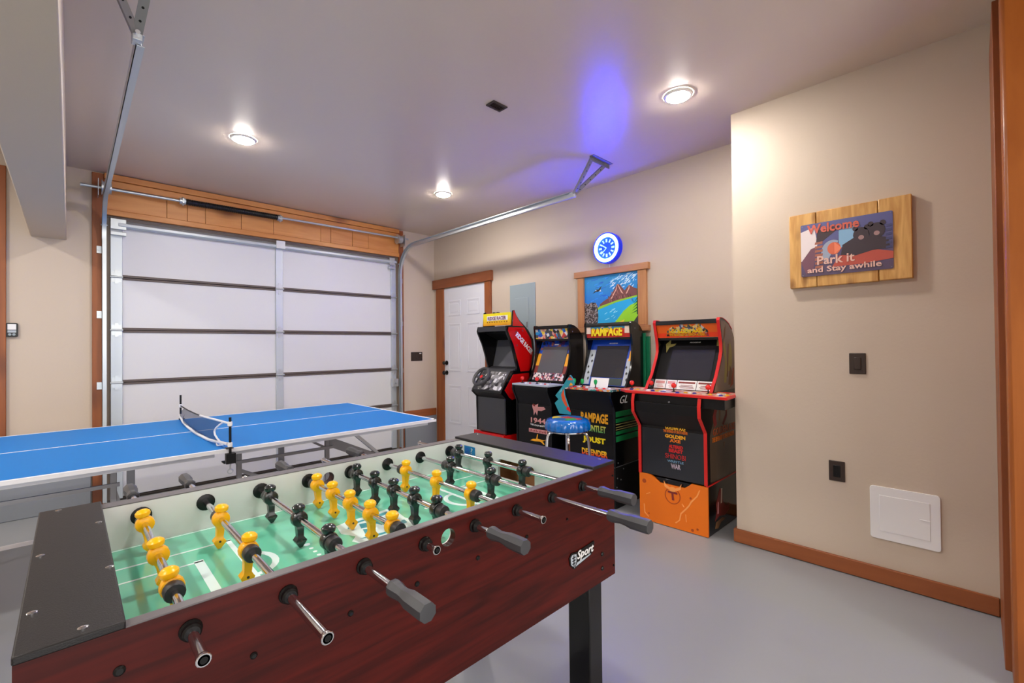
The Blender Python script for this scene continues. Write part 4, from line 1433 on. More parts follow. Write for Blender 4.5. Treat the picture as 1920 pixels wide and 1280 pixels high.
sq([(2.88, 0.365), (2.88, 0.382), (2.79, 0.380), (2.79, 0.363)], M['pink'])
sq([(2.905, 0.742), (2.895, 0.762), (2.86, 0.75), (2.83, 0.765), (2.835, 0.735), (2.76, 0.74), (2.74, 0.722), (2.79, 0.700), (2.835, 0.70),
    (2.845, 0.655), (2.865, 0.69), (2.885, 0.652), (2.89, 0.70), (2.90, 0.72)], M['pink'])
sq([(2.90, 0.745), (2.895, 0.762), (2.865, 0.752), (2.87, 0.735)], M['darkred'], k=1)
rizer(t, og, y0, y1, 3.082, 3.58, 0.33, M['blackm'], M['blackm'])
for yy, zz in ((y0, 1.43), (y0, 0.60), (y0, 0.38)):
    B().cone((3.40, yy - 0.001, zz), (3.40, yy + 0.002, zz), 0.006, n=8).build('screw', M['steel'], t, og)

# ---- monster brawl machine (second from the right)
y0, y1 = 2.003, 2.483
t, og, yi, yj, xf = arcade('black arcade machine with yellow RAMPAGE lettering on marquee and blue bezel', y0, y1,
                           [p for p in SIDE if p[0] < 3.5] + [(3.500, 1.447), (3.53, 1.415)], 3.53, BZ,
                           ((3.353, 1.362), (3.340, 1.480)), 0.93, {'side': M['blackgloss']}, None)
mqm = gradient('rampage_marquee_ink', (212, 40, 24), (56, 140, 200), -0.0, 0.10, 0.4, 0.05)
mqo, bez = add_common(t, og, yi, yj, xf, y0, y1, BZ, (3.360, 3.347), (1.365, 1.484), printed('rampage_marquee_ink2', [(206, 44, 28), (214, 58, 30), (196, 40, 30), (206, 44, 28)], 30), M['bluep'], M['black'], nose=NOSE)
ym = (yi + yj) / 2
B().prism([(3.3525, 1.435), (3.3455, 1.484), (3.348, 1.484), (3.355, 1.435)], 'y', yi, yj).build('marquee_sky', mat('mq_sky', (60, 150, 196), 0.4), mqo, og)
text('RAMPAGE', M['yellowp'], mqo, og, (3.3495, ym + 0.008, 1.418), YD, (0.1, 0, 1), 0.315, 0.082, 0.045, depth=0.004)
for yy in (yj - 0.026, yi + 0.026):
    B().prism([(yy - 0.022, 1.40), (yy + 0.022, 1.40), (yy + 0.020, 1.465), (yy, 1.474), (yy - 0.020, 1.465)], 'x', 3.345, 3.352).build(
        'marquee_blob', M['cream'], mqo, og)
for yy in (ym + 0.05, ym - 0.03):
    B().cone((3.345, yy, 1.466), (3.349, yy, 1.466), 0.018, n=14).build('marquee_blob', M['cream'], mqo, og)
B().cone((3.3448, ym + 0.01, 1.466), (3.349, ym + 0.01, 1.466), 0.014, n=12).build('marquee_blob', M['greenp'], mqo, og)
b = B()
slope_plate(b, BZ, 2.072, 2.396, 1.018, 1.288, 2)
b.build('screen', M['darkscreen'], bez, og)
for ya, yb, zt_ in ((2.402, yj - 0.002, 1.255), (yi + 0.002, 2.066, 1.18)):
    b = B()
    slope_plate(b, BZ, ya, yb, 0.955, zt_, 1)
    p = b.build('bezel_art', M['lightgrey'], bez, og)
    b = B()
    for i in range(5):
        zz = 1.0 + i * 0.05
        if zz < zt_ - 0.03:
            c = (ya + yb) / 2 + 0.012 * ((i % 3) - 1)
            slope_plate(b, BZ, c - 0.008 - 0.003 * (i % 2), c + 0.008, zz, zz + 0.01, 2)
            slope_plate(b, BZ, c - 0.003, c + 0.003, zz - 0.008, zz + 0.018, 2)
    b.build('bezel_symbol', M['black'], bez, og)
b = B()
slope_plate(b, BZ, yi + 0.004, yi + 0.030, 1.16, 1.245, 2)
b.build('bezel_art', M['goldp'], bez, og)
b = B()
slope_plate(b, BZ, 2.072, 2.39, 0.955, 1.012, 1)
b.build('bezel_art', mat('teal_dark', (18, 48, 48), 0.4), bez, og)
(xA, zA), (xB, zB) = BZ
dsl = Vector((xB - xA, 0, zB - zA)).normalized()
xz = lambda z: xA + (xB - xA) * (z - zA) / (zB - zA)
text('ARCADE1UP', M['whiteprint'], bez, og, (xz(1.313) - 0.006, 2.235, 1.313), YD, dsl, 0.085, 0.010, 0.02)
dk_ = B().box(3.034, y0 - 0.001, 0.928, 3.26, y1 + 0.001, 0.944).build('control_deck', printed('deck_print', [
    (60, 140, 140), (206, 60, 60), (200, 204, 206), (40, 92, 96), (220, 150, 60), (190, 196, 200)], 40), t, og, bevel=0.002)
for y in (2.43, 2.345, 2.21):
    joystick(t, dk_, og, 3.12, y, 0.944, M['greenb'], True)
for i, y in enumerate((2.39, 2.375, 2.30, 2.29, 2.17, 2.15, 2.10, 2.07)):
    button(dk_, og, 3.08 + 0.03 * (i % 2), y, 0.944, [M['redball'], M['whiteprint']][i % 2])
tag(B().obox((3.168, 2.205, 0.985), (0.0, 0.088, 0), (0.014, 0, 0.040), (0.0006, 0, -0.0002)).build('instruction_card', M['whiteprint'],
    org=(3.168, 2.205, 0.985)), 'white instruction card standing on the deck of the arcade machine with blue bezel', 'card')
fp = [c for c in t.children if c.name.startswith('front_panel')][0]
text('RAMPAGE', M['goldp'], fp, og, (XT, 2.208, 0.700), YD, UP, 0.27, 0.080, 0.04)
text('GAUNTLET', gradient('gauntlet_ink', (20, 150, 90), (220, 210, 80), 0.58, 0.64), fp, og, (XT, 2.215, 0.612), YD, UP, 0.24, 0.055, 0.03)
text('JOUST', M['yellowp'], fp, og, (XT, 2.212, 0.512), YD, UP, 0.225, 0.060, 0.05)
text('DEFENDER', gradient('defender_ink', (230, 70, 20), (246, 200, 30), 0.395, 0.43), fp, og, (XT, 2.209, 0.413), YD, UP, 0.255, 0.052, 0.04)
for i, (za, zb) in enumerate(((0.725, 0.768), (0.680, 0.712), (0.585, 0.612), (0.528, 0.572))):
    sp_ = [c for c in t.children if c.name.startswith('side_panel')][0]
    B().box(3.095, y0 - 0.0015, za, 3.50, y0 + 0.001, zb).build('side_stripe', M['greenp'], sp_, og)
for z in (0.662, 0.640, 0.622):
    B().box(3.095, y0 - 0.0015, z, 3.50, y0 + 0.001, z + 0.006).build('side_stripe', M['olive'], sp_, og)
text('GL', M['whiteprint'], sp_, og, (3.215, y0 - 0.001, 0.858), XD, (0.2, 0, 1), 0.11, 0.062, 0.0, 0.3)
B().box(3.075, y0 + 0.0005, 0.3265, 3.53, y0 + 0.004, 0.3315).build('seam', M['steel'], t, og)
for xx, zz in ((3.12, 0.36), (3.20, 0.30), (3.11, 0.24), (3.16, 0.22), (3.12, 0.12), (3.40, 1.44), (3.10, 0.17)):
    B().cone((xx, y0 - 0.001, zz), (xx, y0 + 0.003, zz), 0.006, n=8).build('screw', M['steel'], t, og)
rizer(t, og, y0, y1, 3.082, 3.53, 0.328, M['blackm'], M['blackm'])

# ---- orange machine (nearest to the camera)
GA = [(3.050, 0.348), (3.050, 0.700), (2.958, 0.812), (2.955, 0.885), (2.965, 0.935), (3.150, 0.960), (3.180, 1.003), (3.235, 1.06), (3.276, 1.128),
      (3.312, 1.19), (3.334, 1.245), (3.333, 1.30), (3.323, 1.346), (3.290, 1.468), (3.298, 1.484), (3.340, 1.484), (3.400, 1.470), (3.460, 1.448),
      (3.520, 1.405), (3.560, 1.350), (3.575, 1.29)]
y0, y1 = 1.268, 1.775
BG = ((3.235, 0.945), (3.445, 1.345))
brown_side = mat('brown_side', (62, 52, 44), 0.3, coat=0.2)
t, og, yi, yj, xf = arcade('orange and black arcade machine with red edges and wide control deck, nearest the corner', y0, y1, GA, 3.575,
                           BG, ((3.323, 1.346), (3.29, 1.468)), 0.95, {'side': M['blackgloss']}, None, M['redtrim'])
mqo, bez = add_common(t, og, yi, yj, xf, y0, y1, BG, (3.332, 3.300), (1.350, 1.472), mat('marquee_orange', (240, 104, 14), 0.35),
                      M['blackm'], mat('front_dark', (24, 27, 33), 0.22, coat=0.3), lower=(0.348, 0.69),
                      nose=[(3.060, 0.68), (3.060, 0.705), (2.968, 0.815), (2.965, 0.885), (3.20, 0.885), (3.20, 0.68)])
ym = (yi + yj) / 2
d_ = Vector((3.300 - 3.332, 0, 1.472 - 1.350)).normalized()
mz = lambda z, k=0.0: 3.332 + (3.300 - 3.332) * (z - 1.350) / (1.472 - 1.350) - 0.0006 - k
B().prism([(mz(1.352), 1.352), (mz(1.385), 1.385), (mz(1.385) - 0.001, 1.385), (mz(1.352) - 0.001, 1.352)], 'y', yi, yj).build(
    'marquee_band', mat('marquee_red', (236, 66, 18), 0.35), mqo, og)
ptc = printed('marquee_print', [(40, 36, 34), (230, 170, 40), (200, 200, 200), (60, 90, 160), (240, 120, 30), (230, 200, 120), (90, 84, 80)], 60)
ol = [(0.165, 1.362), (0.15, 1.41), (0.10, 1.44), (0.06, 1.43), (0.03, 1.462), (-0.01, 1.466), (-0.05, 1.43), (-0.10, 1.462),
      (-0.125, 1.43), (-0.16, 1.40), (-0.165, 1.358)]
b = B()
vs = [(mz(z, 0.001), ym + y, z) for y, z in ol] + [(mz(z, -0.001), ym + y, z) for y, z in ol]
n = len(ol)
tr = tessellate_polygon([[Vector((p[0], p[1], 0)) for p in ol]])
b.add(vs, [tuple(q) for q in tr] + [(i, (i + 1) % n, n + (i + 1) % n, n + i) for i in range(n)])
b.build('marquee_art', ptc, mqo, og)
text('GOLDEN AXE', M['yellowp'], mqo, og, (mz(1.40, 0.003), ym, 1.40), YD, d_, 0.235, 0.032, 0.03, depth=0.002)
text('THE REVENGE OF DEATH ADDER', M['goldp'], mqo, og, (mz(1.371, 0.003), ym, 1.371), YD, d_, 0.275, 0.020, 0.02, depth=0.002)
b = B()
slope_plate(b, BG, 1.335, 1.665, 1.032, 1.285, 2)
b.build('screen', M['darkscreen'], bez, og)
(xA, zA), (xB, zB) = BG
dsl = Vector((xB - xA, 0, zB - zA)).normalized()
xz2 = lambda z: xA + (xB - xA) * (z - zA) / (zB - zA)
text('ARCADE1UP', M['whiteprint'], bez, og, (xz2(1.312) - 0.006, 1.50, 1.312), YD, dsl, 0.085, 0.011, 0.02)
for ya, yb in ((1.66, 1.752), (1.575, 1.655), (1.425, 1.57), (1.295, 1.42)):
    b = B()
    slope_plate(b, BG, ya, yb, 0.962, 1.026, 2)
    c = b.build('instruction_card', M['whiteprint'], bez, og)
    b = B()
    slope_plate(b, BG, ya + 0.01, yb - 0.01, 1.005 if yb < 1.6 else 0.998, 1.016, 3)
    for i in range(3):
        slope_plate(b, BG, ya + 0.014 + 0.006 * i, yb - 0.02 - 0.008 * ((i + 1) % 2), 0.972 + 0.009 * i, 0.975 + 0.009 * i, 3)
    b.build('card_print', [M['pink'], M['darkred']][int(yb < 1.6)], bez, og)
for pts in ([(1.735, 1.30), (1.70, 1.335), (1.695, 1.30), (1.65, 1.305), (1.66, 1.285), (1.70, 1.275), (1.715, 1.235), (1.725, 1.275)],
            [(1.34, 1.33), (1.295, 1.31), (1.292, 1.25), (1.31, 1.285), (1.335, 1.285)]):
    vs = [(xz2(z) - 0.007, y, z) for y, z in pts] + [(xz2(z) - 0.003, y, z) for y, z in pts]
    n = len(pts)
    tr = tessellate_polygon([[Vector((p[0], p[1], 0)) for p in pts]])
    B().add(vs, [tuple(q) for q in tr] + [(i, (i + 1) % n, n + (i + 1) % n, n + i) for i in range(n)]).build('bezel_art', M['olive'], bez, og)
# wide deck
dp = [(3.262, 1.925), (3.055, 1.925), (2.975, 1.835), (2.952, 1.10), (3.07, 1.108), (3.262, 1.128)]
dk_ = B().prism(dp, 'z', 0.946, 0.960).build('control_deck', printed('deck_print2', [
    (214, 196, 170), (226, 130, 60), (200, 60, 44), (230, 214, 190), (170, 150, 130), (220, 170, 90), (190, 190, 190)], 26), t, og)
B().plate([(p[0] + (0.0 if p[0] > 3.2 else -0.004), p[1] + (0.004 if p[1] > 1.5 else -0.004)) for p in dp],
          [[(3.255, 1.912), (3.062, 1.912), (2.988, 1.828), (2.965, 1.115), (3.25, 1.14)]], 'z', 0.943, 0.9625).build('deck_edge', M['redtrim'], dk_, og, bevel=0.003)
B().prism([(3.255, 1.845), (3.05, 1.845), (2.992, 1.79), (2.972, 1.118), (3.255, 1.138)], 'z', 0.876, 0.943).build('deck_box', M['black'], t, og, bevel=0.003)
for y, x in ((1.87, 3.12), (1.745, 3.19), (1.515, 3.09), (1.275, 3.10)):
    joystick(t, dk_, og, x, y, 0.960, M['redball'])
bl = mat('button_blue', (40, 44, 150), 0.3)
yb_ = mat('button_yellow', (232, 178, 30), 0.3)
wh = M['whiteprint']
for i, y in enumerate((1.82, 1.79, 1.70, 1.66, 1.62, 1.585, 1.46, 1.42, 1.385, 1.35, 1.24, 1.20, 1.165, 1.14)):
    button(dk_, og, 3.03 + 0.025 * (i % 2) + 0.015 * (i % 3), y, 0.960, [bl, yb_, wh][i % 3], 0.015)
B().lathe([(0.02, 0), (0.02, 0.003), (0.002, 0.006)], (3.05, 1.575, 0.960), 'z', 14).build('button', bl, dk_, og)
fp = [c for c in t.children if c.name.startswith('front_panel')][0]
XG = xf + 0.0055
gor = gradient('golden_ink', (226, 90, 20), (246, 190, 40), 0.60, 0.72)
text('GOLDEN AXE', gor, fp, og, (XG, 1.492, 0.706), YD, UP, 0.15, 0.026, 0.03)
text('THE REVENGE OF DEATH ADDER', M['orange'], fp, og, (XG, 1.492, 0.681), YD, UP, 0.18, 0.020, 0.025)
text('GOLDEN', M['goldp'], fp, og, (XG, 1.494, 0.646), YD, UP, 0.15, 0.026, 0.05)
text('AXE', M['orange'], fp, og, (XG, 1.494, 0.617), YD, UP, 0.08, 0.024, 0.05)
text('ALTERED', mat('ink_red', (206, 30, 30), 0.4), fp, og, (XG, 1.489, 0.575), YD, UP, 0.105, 0.024, 0.05)
text('BEAST', bpy.data.materials['ink_red'], fp, og, (XG, 1.489, 0.546), YD, UP, 0.105, 0.026, 0.05)
text('SHINOBI', bpy.data.materials['ink_red'], fp, og, (XG, 1.494, 0.506), YD, UP, 0.15, 0.034, 0.0)
text('WRESTLE', mat('ink_pale_blue', (110, 150, 180), 0.4), fp, og, (XG, 1.494, 0.470), YD, UP, 0.12, 0.016, 0.02)
text('WAR', mat('ink_pale', (176, 160, 176), 0.4), fp, og, (XG, 1.492, 0.437), YD, UP, 0.072, 0.036, 0.04)
B().cone((2.968, 1.49, 0.90), (2.962, 1.49, 0.90), 0.006, n=8).build('screw', M['steel'], t, og)
rf = rizer(t, og, y0, y1, 3.055, 3.575, 0.335, M['orange'], M['blackgloss'])
B().box(3.052, y0 - 0.003, 0.338, 3.575, y0 + 0.012, 0.347).build('edge_trim', M['redtrim'], t, og)
# emblem on the orange front
xe = 3.050
eb = lambda pts, m, k=0, nm='emblem': B().prism(pts, 'x', xe - 0.0008 - 0.0006 * k, xe + 0.002).build(nm, m, rf, og)
ey, ez = 1.515, 0.238
B().plate(circle(ey, ez - 0.01, 0.058, 28), [circle(ey, ez - 0.01, 0.052, 28)], 'x', xe - 0.001, xe + 0.002).build('emblem', M['orangedk'], rf, og)
eb([(ey - 0.03, ez + 0.03), (ey - 0.06, ez + 0.045), (ey - 0.065, ez + 0.085), (ey - 0.05, ez + 0.06), (ey - 0.02, ez + 0.045)], M['orangelt'], 1)
eb([(ey + 0.03, ez + 0.03), (ey + 0.06, ez + 0.045), (ey + 0.065, ez + 0.085), (ey + 0.05, ez + 0.06), (ey + 0.02, ez + 0.045)], M['orangelt'], 1)
eb([(ey - 0.035, ez + 0.02), (ey + 0.035, ez + 0.02), (ey + 0.035, ez + 0.008), (ey + 0.008, ez + 0.006), (ey + 0.005, ez - 0.04), (ey - 0.012, ez - 0.04),
    (ey - 0.006, ez + 0.006), (ey - 0.035, ez + 0.006)], M['darkred'], 2)
eb(blob(ey, ez + 0.035, 0.026, 0.018, 14), M['orangelt'], 2)
for pts in ([(1.325, 0.31), (1.345, 0.265), (1.385, 0.22), (1.40, 0.19), (1.42, 0.165), (1.46, 0.12), (1.47, 0.07), (1.50, 0.045), (1.492, 0.04),
             (1.462, 0.068), (1.452, 0.115), (1.412, 0.158), (1.392, 0.185), (1.378, 0.212), (1.336, 0.262), (1.318, 0.308)],
            [(1.735, 0.12), (1.73, 0.06), (1.70, 0.035), (1.704, 0.03), (1.737, 0.055), (1.742, 0.12)],
            [(1.72, 0.20), (1.69, 0.215), (1.688, 0.21), (1.72, 0.193)], [(1.43, 0.17), (1.445, 0.19), (1.45, 0.187), (1.436, 0.166)],
            [(1.415, 0.07), (1.42, 0.12), (1.424, 0.12), (1.42, 0.068)]):
    eb(pts, M['orangelt'], 0, 'crack_print')
for cyy, czz, r in ((1.735, 0.29, 0.016), (1.34, 0.04, 0.008), (1.375, 0.025, 0.01), (1.385, 0.24, 0.008), (1.70, 0.06, 0.006)):
    eb(circle(cyy, czz, r, 10), M['orangedk'], 0, 'dent_print')
# flank art
sp_ = [c for c in t.children if c.name.startswith('side_panel')][0]
ys_ = y0 - 0.0008
fa = lambda pts, m, k=0: B().prism(pts, 'y', ys_ - 0.0005 * k, y0 + 0.001).build('side_art', m, sp_, og)
fa([(3.10, 0.36), (3.10, 0.68), (3.24, 0.87), (3.24, 0.90), (3.57, 0.90), (3.57, 0.36)], mat('side_brown', (84, 66, 52), 0.25, coat=0.3), 0)
fa([(3.18, 0.965), (3.22, 1.03), (3.30, 1.14), (3.35, 1.24), (3.348, 1.31), (3.31, 1.47), (3.38, 1.465), (3.46, 1.44), (3.52, 1.395), (3.565, 1.32),
    (3.568, 0.965)], mat('side_taupe', (150, 132, 114), 0.35), 0)
fa([(3.36, 1.02), (3.38, 1.17), (3.35, 1.28), (3.37, 1.33), (3.405, 1.24), (3.42, 1.13), (3.40, 1.02)], M['olive'], 1)
fa([(3.43, 1.10), (3.45, 1.22), (3.475, 1.32), (3.51, 1.26), (3.515, 1.16), (3.48, 1.10)], M['olive'], 1)
fa([(3.41, 1.06), (3.44, 1.30), (3.45, 1.30), (3.43, 1.06)], M['bronze'], 2)
fa([(3.44, 1.0), (3.47, 1.14), (3.51, 1.10), (3.49, 1.0)], M['bronze'], 2)
fa([(3.35, 1.30), (3.37, 1.40), (3.40, 1.44), (3.39, 1.36)], M['bronze'], 1)
fa([(3.47, 0.98), (3.53, 1.0), (3.55, 1.12), (3.53, 1.12), (3.50, 1.04)], M['orangedk'], 1)
text('GOLDEN AXE', M['orangedk'], sp_, og, (3.35, ys_ - 0.0006, 0.692), XD, UP, 0.40, 0.052, 0.02)
text('THE REVENGE OF DEATH ADDER', M['orange'], sp_, og, (3.335, ys_ - 0.0006, 0.640), XD, UP, 0.40, 0.034, 0.02)
for pts in ([(3.15, 0.80), (3.20, 0.88), (3.25, 0.88), (3.20, 0.80), (3.22, 0.74), (3.17, 0.72)], [(3.31, 0.73), (3.38, 0.80), (3.39, 0.88), (3.41, 0.88), (3.40, 0.78), (3.34, 0.72)],
            [(3.42, 0.84), (3.50, 0.89), (3.55, 0.88), (3.49, 0.85)]):
    fa(pts, M['darkred'], 1)
fa([(3.25, 0.76), (3.27, 0.88), (3.285, 0.88), (3.275, 0.76)], M['bronze'], 1)
fa([(3.33, 0.60), (3.345, 0.55), (3.36, 0.60)], M['bronze'], 1)
rz_ = [c for c in t.children if c.name.startswith('riser') and not c.name.startswith('riser_front')][0]
ra = lambda pts, m, k=1: B().prism(pts, 'y', y0 + 0.0012 - 0.0006 * k, y0 + 0.003).build('side_art', m, rz_, og)
ra([(3.17, 0.08), (3.20, 0.14), (3.19, 0.19), (3.26, 0.29), (3.30, 0.26), (3.31, 0.18), (3.37, 0.14), (3.42, 0.15), (3.43, 0.10), (3.34, 0.08), (3.24, 0.10)],
   M['darkred'])
ra([(3.17, 0.03), (3.19, 0.07), (3.30, 0.075), (3.36, 0.055), (3.27, 0.05), (3.22, 0.02)], M['bronze'], 2)
ra([(3.27, 0.18), (3.28, 0.28), (3.30, 0.28), (3.29, 0.18)], M['cream'], 2)
ra([(3.21, 0.12), (3.22, 0.20), (3.235, 0.20), (3.23, 0.12)], M['pink'], 2)

# ---- racing machine beside the white door
y0, y1 = 3.236, 3.690
og = (3.25, 3.463, 0)
t = thing('arcade_machine', 'red and black racing arcade machine with steering wheel and yellow marquee', 'arcade machine', og,
          'arcade machines along the right wall')
RR = [(3.070, 0.425), (3.062, 0.778), (3.000, 0.835), (3.010, 0.862), (3.150, 1.052), (3.215, 1.052), (3.222, 1.085), (3.205, 1.140), (3.180, 1.220),
      (3.145, 1.317), (3.082, 1.440), (3.079, 1.460), (3.092, 1.502), (3.165, 1.508), (3.178, 1.655), (3.196, 1.662), (3.228, 1.605), (3.270, 1.558),
      (3.320, 1.522), (3.395, 1.465), (3.470, 1.366), (3.485, 1.232), (3.470, 1.130), (3.445, 1.060), (3.445, 0.425)]
for ya, yb, sg in ((y0, y0 + 0.018, -1), (y1 - 0.018, y1, 1)):
    sp = B().prism(RR, 'y', ya, yb).build('side_panel', M['blackgloss'], t, og, bevel=0.0015)
    yo = ya if sg < 0 else yb
    for pts in ([(3.132, 1.395), (3.103, 1.452), (3.112, 1.488), (3.335, 1.488), (3.435, 1.365), (3.458, 1.235), (3.428, 1.080), (3.40, 1.040), (3.275, 1.040),
                 (3.240, 1.140), (3.178, 1.315)],
                [(3.170, 1.500), (3.182, 1.652), (3.194, 1.656), (3.226, 1.596), (3.268, 1.548), (3.315, 1.510), (3.325, 1.500)],
                [(3.050, 0.865), (3.170, 1.015), (3.40, 1.020), (3.40, 0.80), (3.150, 0.762), (3.110, 0.790)]):
        B().prism(pts, 'y', yo + sg * 0.001, yo - sg * 0.002).build('side_art', M['red'], sp, og)
    if sg < 0:
        dd = Vector((0.72, 0, -0.62)).normalized()
        uu = Vector((0.62, 0, 0.72)).normalized()
        text('RIDGE RACER', M['whiteprint'], sp, og, (3.335, yo - 0.0018, 1.325), dd, uu, 0.30, 0.052, 0.04)
        for pts in ([(3.20, 1.43), (3.215, 1.455), (3.235, 1.45), (3.215, 1.425)], [(3.30, 1.455), (3.315, 1.47), (3.32, 1.44)], [(3.215, 1.30), (3.235, 1.32), (3.24, 1.295)]):
            B().prism(pts, 'y', yo - 0.002, yo).build('side_mark', M['darkred'], sp, og)
yi, yj = y0 + 0.018, y1 - 0.018
B().box(3.072, yi, 0.425, 3.085, yj, 0.775).build('front_panel', mat('coin_panel', (62, 63, 68), 0.35), t, og, bevel=0.002)
B().prism([(3.075, 0.775), (3.006, 0.836), (3.012, 0.855), (3.10, 0.83), (3.10, 0.775)], 'y', yi, yj).build('deck_lip', M['black'], t, og)
pn = B().prism([(3.012, 0.856), (3.152, 1.046), (3.165, 1.046), (3.03, 0.852)], 'y', yi, yj).build('control_panel', M['darkgrey'], t, og)
d = Vector((0.14, 0, 0.19)).normalized()
nr = Vector((-d.z, 0, d.x))
pp = lambda s, y, k=0.001: Vector((3.012, 0, 0.856)) + d * s + nr * k + Vector((0, y, 0))
prn = printed('dash_print', [(60, 60, 64), (150, 150, 154), (84, 84, 88), (220, 220, 224), (110, 108, 108), (44, 44, 48)], 26)
B().obox(pp(0.115, 3.463), d * 0.108, (0, 0.198, 0), nr * 0.0006).build('dash_art', prn, pn, og)
wc = pp(0.115, 3.555, 0.07)
b = B()
ring = [wc + d * (0.098 * math.cos(a)) + Vector((0, 0.098 * math.sin(a), 0)) for a in [2 * PI * i / 28 for i in range(29)]]
b.tube(ring, 0.0165, 10, caps=False)
for a in (0.5 * PI, -0.5 * PI, PI):
    q = wc + d * (0.09 * math.cos(a)) + Vector((0, 0.09 * math.sin(a), 0)) - nr * 0.004
    c0 = wc - nr * 0.012
    dv = (q - c0)
    s_ = dv.cross(nr).normalized()
    b.obox((q + c0) / 2, dv / 2, s_ * 0.013, nr * 0.004)
b.cone(wc - nr * 0.02, wc - nr * 0.002, 0.034, 0.03, 16)
b.m(1).cone(wc - nr * 0.002, wc + nr * 0.001, 0.018, n=14)
b.m(0).cone(wc - nr * 0.068, wc - nr * 0.02, 0.022, n=12)
b.build('steering_wheel', [M['darkgrey'], M['red']], t, og)
for y in (3.33, 3.295):
    B().cone(pp(0.19, y, 0.0), pp(0.19, y, 0.006), 0.008, n=10).build('button', M['whiteprint'], pn, og)
B().box(3.09, y0 + 0.02, 1.455, 3.34, yj, 1.50).build('hood', M['black'], t, og, bevel=0.002)
B().box(3.082, yi, 1.448, 3.095, yj, 1.498).build('hood_front', mat('hood_grey', (44, 45, 50), 0.35), t, og, bevel=0.003)
sc = B().obox((3.325, 3.463, 1.225), (0.045, 0, 0.168), (0, 0.200, 0), (-0.002, 0, 0.0005)).build('screen', M['greyscreen'], t, og)
B().prism([(3.16, 1.040), (3.285, 1.050), (3.285, 1.085), (3.20, 1.065)], 'y', yi, yj).build('bezel', M['darkgrey'], t, og)
B().prism([(3.20, 1.453), (3.37, 1.40), (3.375, 1.36), (3.20, 1.43)], 'y', yi, yj).build('speaker_board', M['blackm'], t, og)
B().box(3.43, yi, 0.425, 3.445, yj, 1.055).build('back_panel', M['blackm'], t, og)
mq_ = B().box(3.158, yi, 1.512, 3.172, yj, 1.640).build('marquee', gradient('race_marquee_ink', (240, 160, 20), (238, 222, 26), 1.515, 1.60), t, og, bevel=0.002)
B().box(3.156, 3.295, 1.565, 3.159, 3.61, 1.612).build('marquee_band', M['whiteprint'], mq_, og)
text('RIDGE RACER', mat('ink_plum', (120, 70, 110), 0.4), mq_, og, (3.155, 3.455, 1.588), YD, UP, 0.28, 0.036, 0.03)
b = B()
for i in range(9):
    b.box(3.156, 3.30 + i * 0.037, 1.545, 3.159, 3.315 + i * 0.037, 1.553)
b.build('marquee_marks', M['darkred'], mq_, og)
for y in (3.56, 3.50):
    B().cone((3.20, y, 1.645), (3.23, y, 1.645), 0.012, n=8).build('hook', M['black'], t, og)
rizer(t, og, y0, y1, 3.034, 3.44, 0.418, M['red'], M['red'])

# ---- green folded panel between the machine and the wall
t = thing('folded_panel', 'green folded panel slotted between wall and RAMPAGE machine', 'panel', (3.56, 2.22, 0))
og = (3.56, 2.22, 0)
B().box(3.536, 1.985, 0.0, 3.554, 2.46, 1.400).build('leaf', M['green'], t, og, bevel=0.003)
B().box(3.562, 1.958, 0.0, 3.580, 2.46, 1.370).build('leaf', M['green'], t, og, bevel=0.003)

# ---- bar stool with a bottle cap seat
sx, sy_, R_ = 2.705, 2.176, 0.168
t = thing('bar_stool', 'chrome bar stool with glossy blue bottle cap seat before the arcade machines', 'stool', (sx, sy_, 0))
og = (sx, sy_, 0)
b = B()
nn = 84
prof = [(0.93, 0.662), (1.0, 0.669), (1.0, 0.700), (0.985, 0.722), (0.93, 0.741), (0.80, 0.748), (0.3, 0.753)]
vs, fs = [], []
for j, (rr, z) in enumerate(prof):
    for i in range(nn):
        amp = 0.028 if j in (0, 1, 2) else (0.014 if j == 3 else 0.0)
        r = R_ * rr * (1 + amp * (1 if (i % 4) in (0, 1) else -1))
        a = 2 * PI * i / nn
        vs.append((sx + r * math.cos(a), sy_ + r * math.sin(a), z))
for j in range(len(prof) - 1):
    for i in range(nn):
        fs.append((j * nn + i, j * nn + (i + 1) % nn, (j + 1) * nn + (i + 1) % nn, (j + 1) * nn + i))
fs += [tuple(reversed(range(nn))), tuple(range((len(prof) - 1) * nn, len(prof) * nn))]
seat = b.add(vs, fs).build('seat', M['stoolblue'], t, og, smooth=60)
B().lathe([(0.118, 0.7475), (0.117, 0.752), (0.05, 0.7555), (0.005, 0.7557)], (sx, sy_, 0), 'z', 32).build('seat_print', printed(
    'cap_print', [(22, 120, 60), (40, 150, 70), (220, 190, 40), (190, 50, 40), (22, 120, 60), (20, 90, 150)], 9), seat, og)
B().lathe([(R_ * 0.95, 0.653), (R_ * 0.97, 0.656), (R_ * 0.97, 0.662), (R_ * 0.9, 0.663)], (sx, sy_, 0), 'z', 40).build('seat_ring', M['chrome'], t, og)
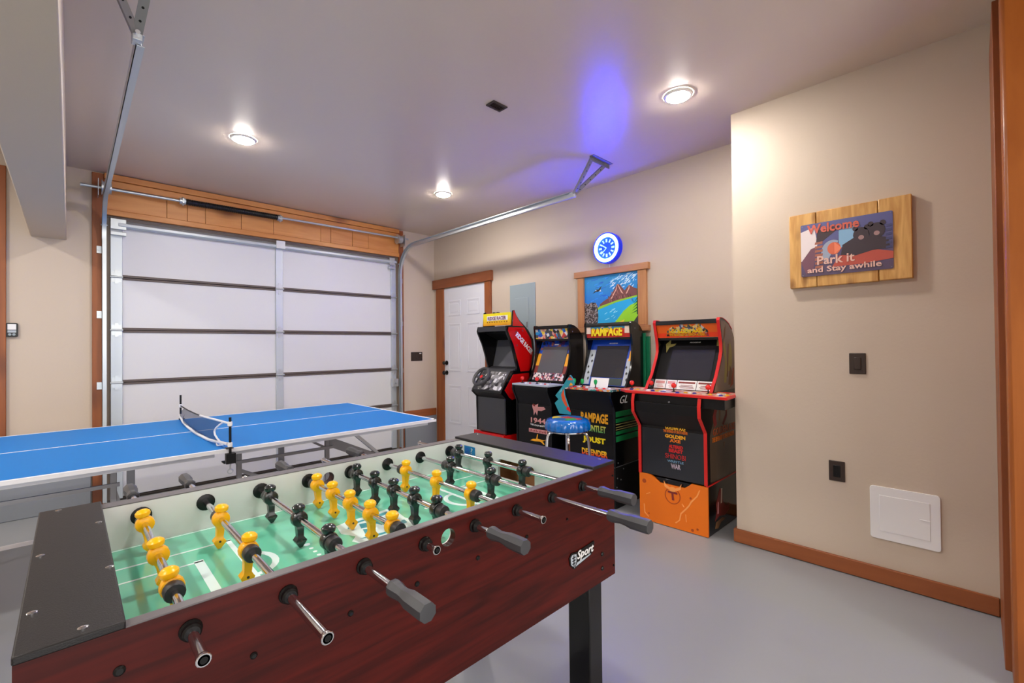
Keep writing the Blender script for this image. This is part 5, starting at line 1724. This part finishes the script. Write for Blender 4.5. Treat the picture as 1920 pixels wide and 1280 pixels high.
for k in range(4):
    a = math.radians(41 + 90 * k)
    ca, sa = math.cos(a), math.sin(a)
    P = lambda r, z: (sx + r * ca, sy_ + r * sa, z)
    B().tube([P(0.06, 0.641), P(0.11, 0.641), P(0.135, 0.633), P(0.150, 0.610), P(0.156, 0.57), P(0.200, 0.012)], 0.0115, 10).build('leg', M['chrome'], t, og)
    B().cone(P(0.2, 0), P(0.2, 0.02), 0.016, n=10).build('leg_tip', M['rubber'], t, og)
B().tube([(sx + 0.186 * math.cos(2 * PI * i / 36), sy_ + 0.186 * math.sin(2 * PI * i / 36), 0.22) for i in range(37)], 0.009, 8, caps=False).build(
    'foot_ring', M['chrome'], t, og)

# ---- die cut sign standing on the stool
zx = 2.80
sc_ = zx / 2.85
zp = [(2.256, 1.063), (2.225, 1.026), (2.222, 0.985), (2.323, 0.957), (2.318, 0.90), (2.276, 0.80), (2.262, 0.748), (2.371, 0.748), (2.420, 0.829), (2.380, 0.863),
      (2.413, 0.891), (2.328, 0.979), (2.30, 1.02)]
zp = [(y * sc_, max(1.3 + (z - 1.3) * sc_, 0.7575)) for y, z in zp]
t = thing('cutout_sign', 'small colourful zigzag cutout sign standing on the blue stool', 'sign', (zx, 2.27, 0.755))
og = (zx, 2.27, 0.755)
bd2 = B().prism(zp, 'x', zx - 0.006, zx + 0.006).build('board', mat('teal_print', (40, 140, 156), 0.4, var=0.15, vscale=18), t, og)
ctr = lambda pts, m, nm='board_art': B().prism([(y * sc_, 1.3 + (z - 1.3) * sc_) for y, z in pts], 'x', zx - 0.0072, zx).build(nm, m, bd2, og)
ctr([(2.35, 0.90), (2.325, 0.95), (2.318, 0.90), (2.285, 0.815), (2.305, 0.81), (2.34, 0.86)], mat('cut_orange', (220, 84, 36), 0.4))
ctr([(2.26, 0.77), (2.30, 0.79), (2.285, 0.815), (2.27, 0.80)], M['redball'])
ctr([(2.258, 1.058), (2.228, 1.025), (2.285, 1.022)], mat('cut_coral', (222, 90, 70), 0.4))
ctr([(2.268, 1.045), (2.248, 1.045), (2.258, 1.062)], M['cream'])
ctr([(2.25, 1.005), (2.23, 0.985), (2.27, 0.978)], M['goldp'])
ctr([(2.375, 0.915), (2.34, 0.955), (2.345, 0.93)], mat('cut_sky', (120, 196, 206), 0.4))
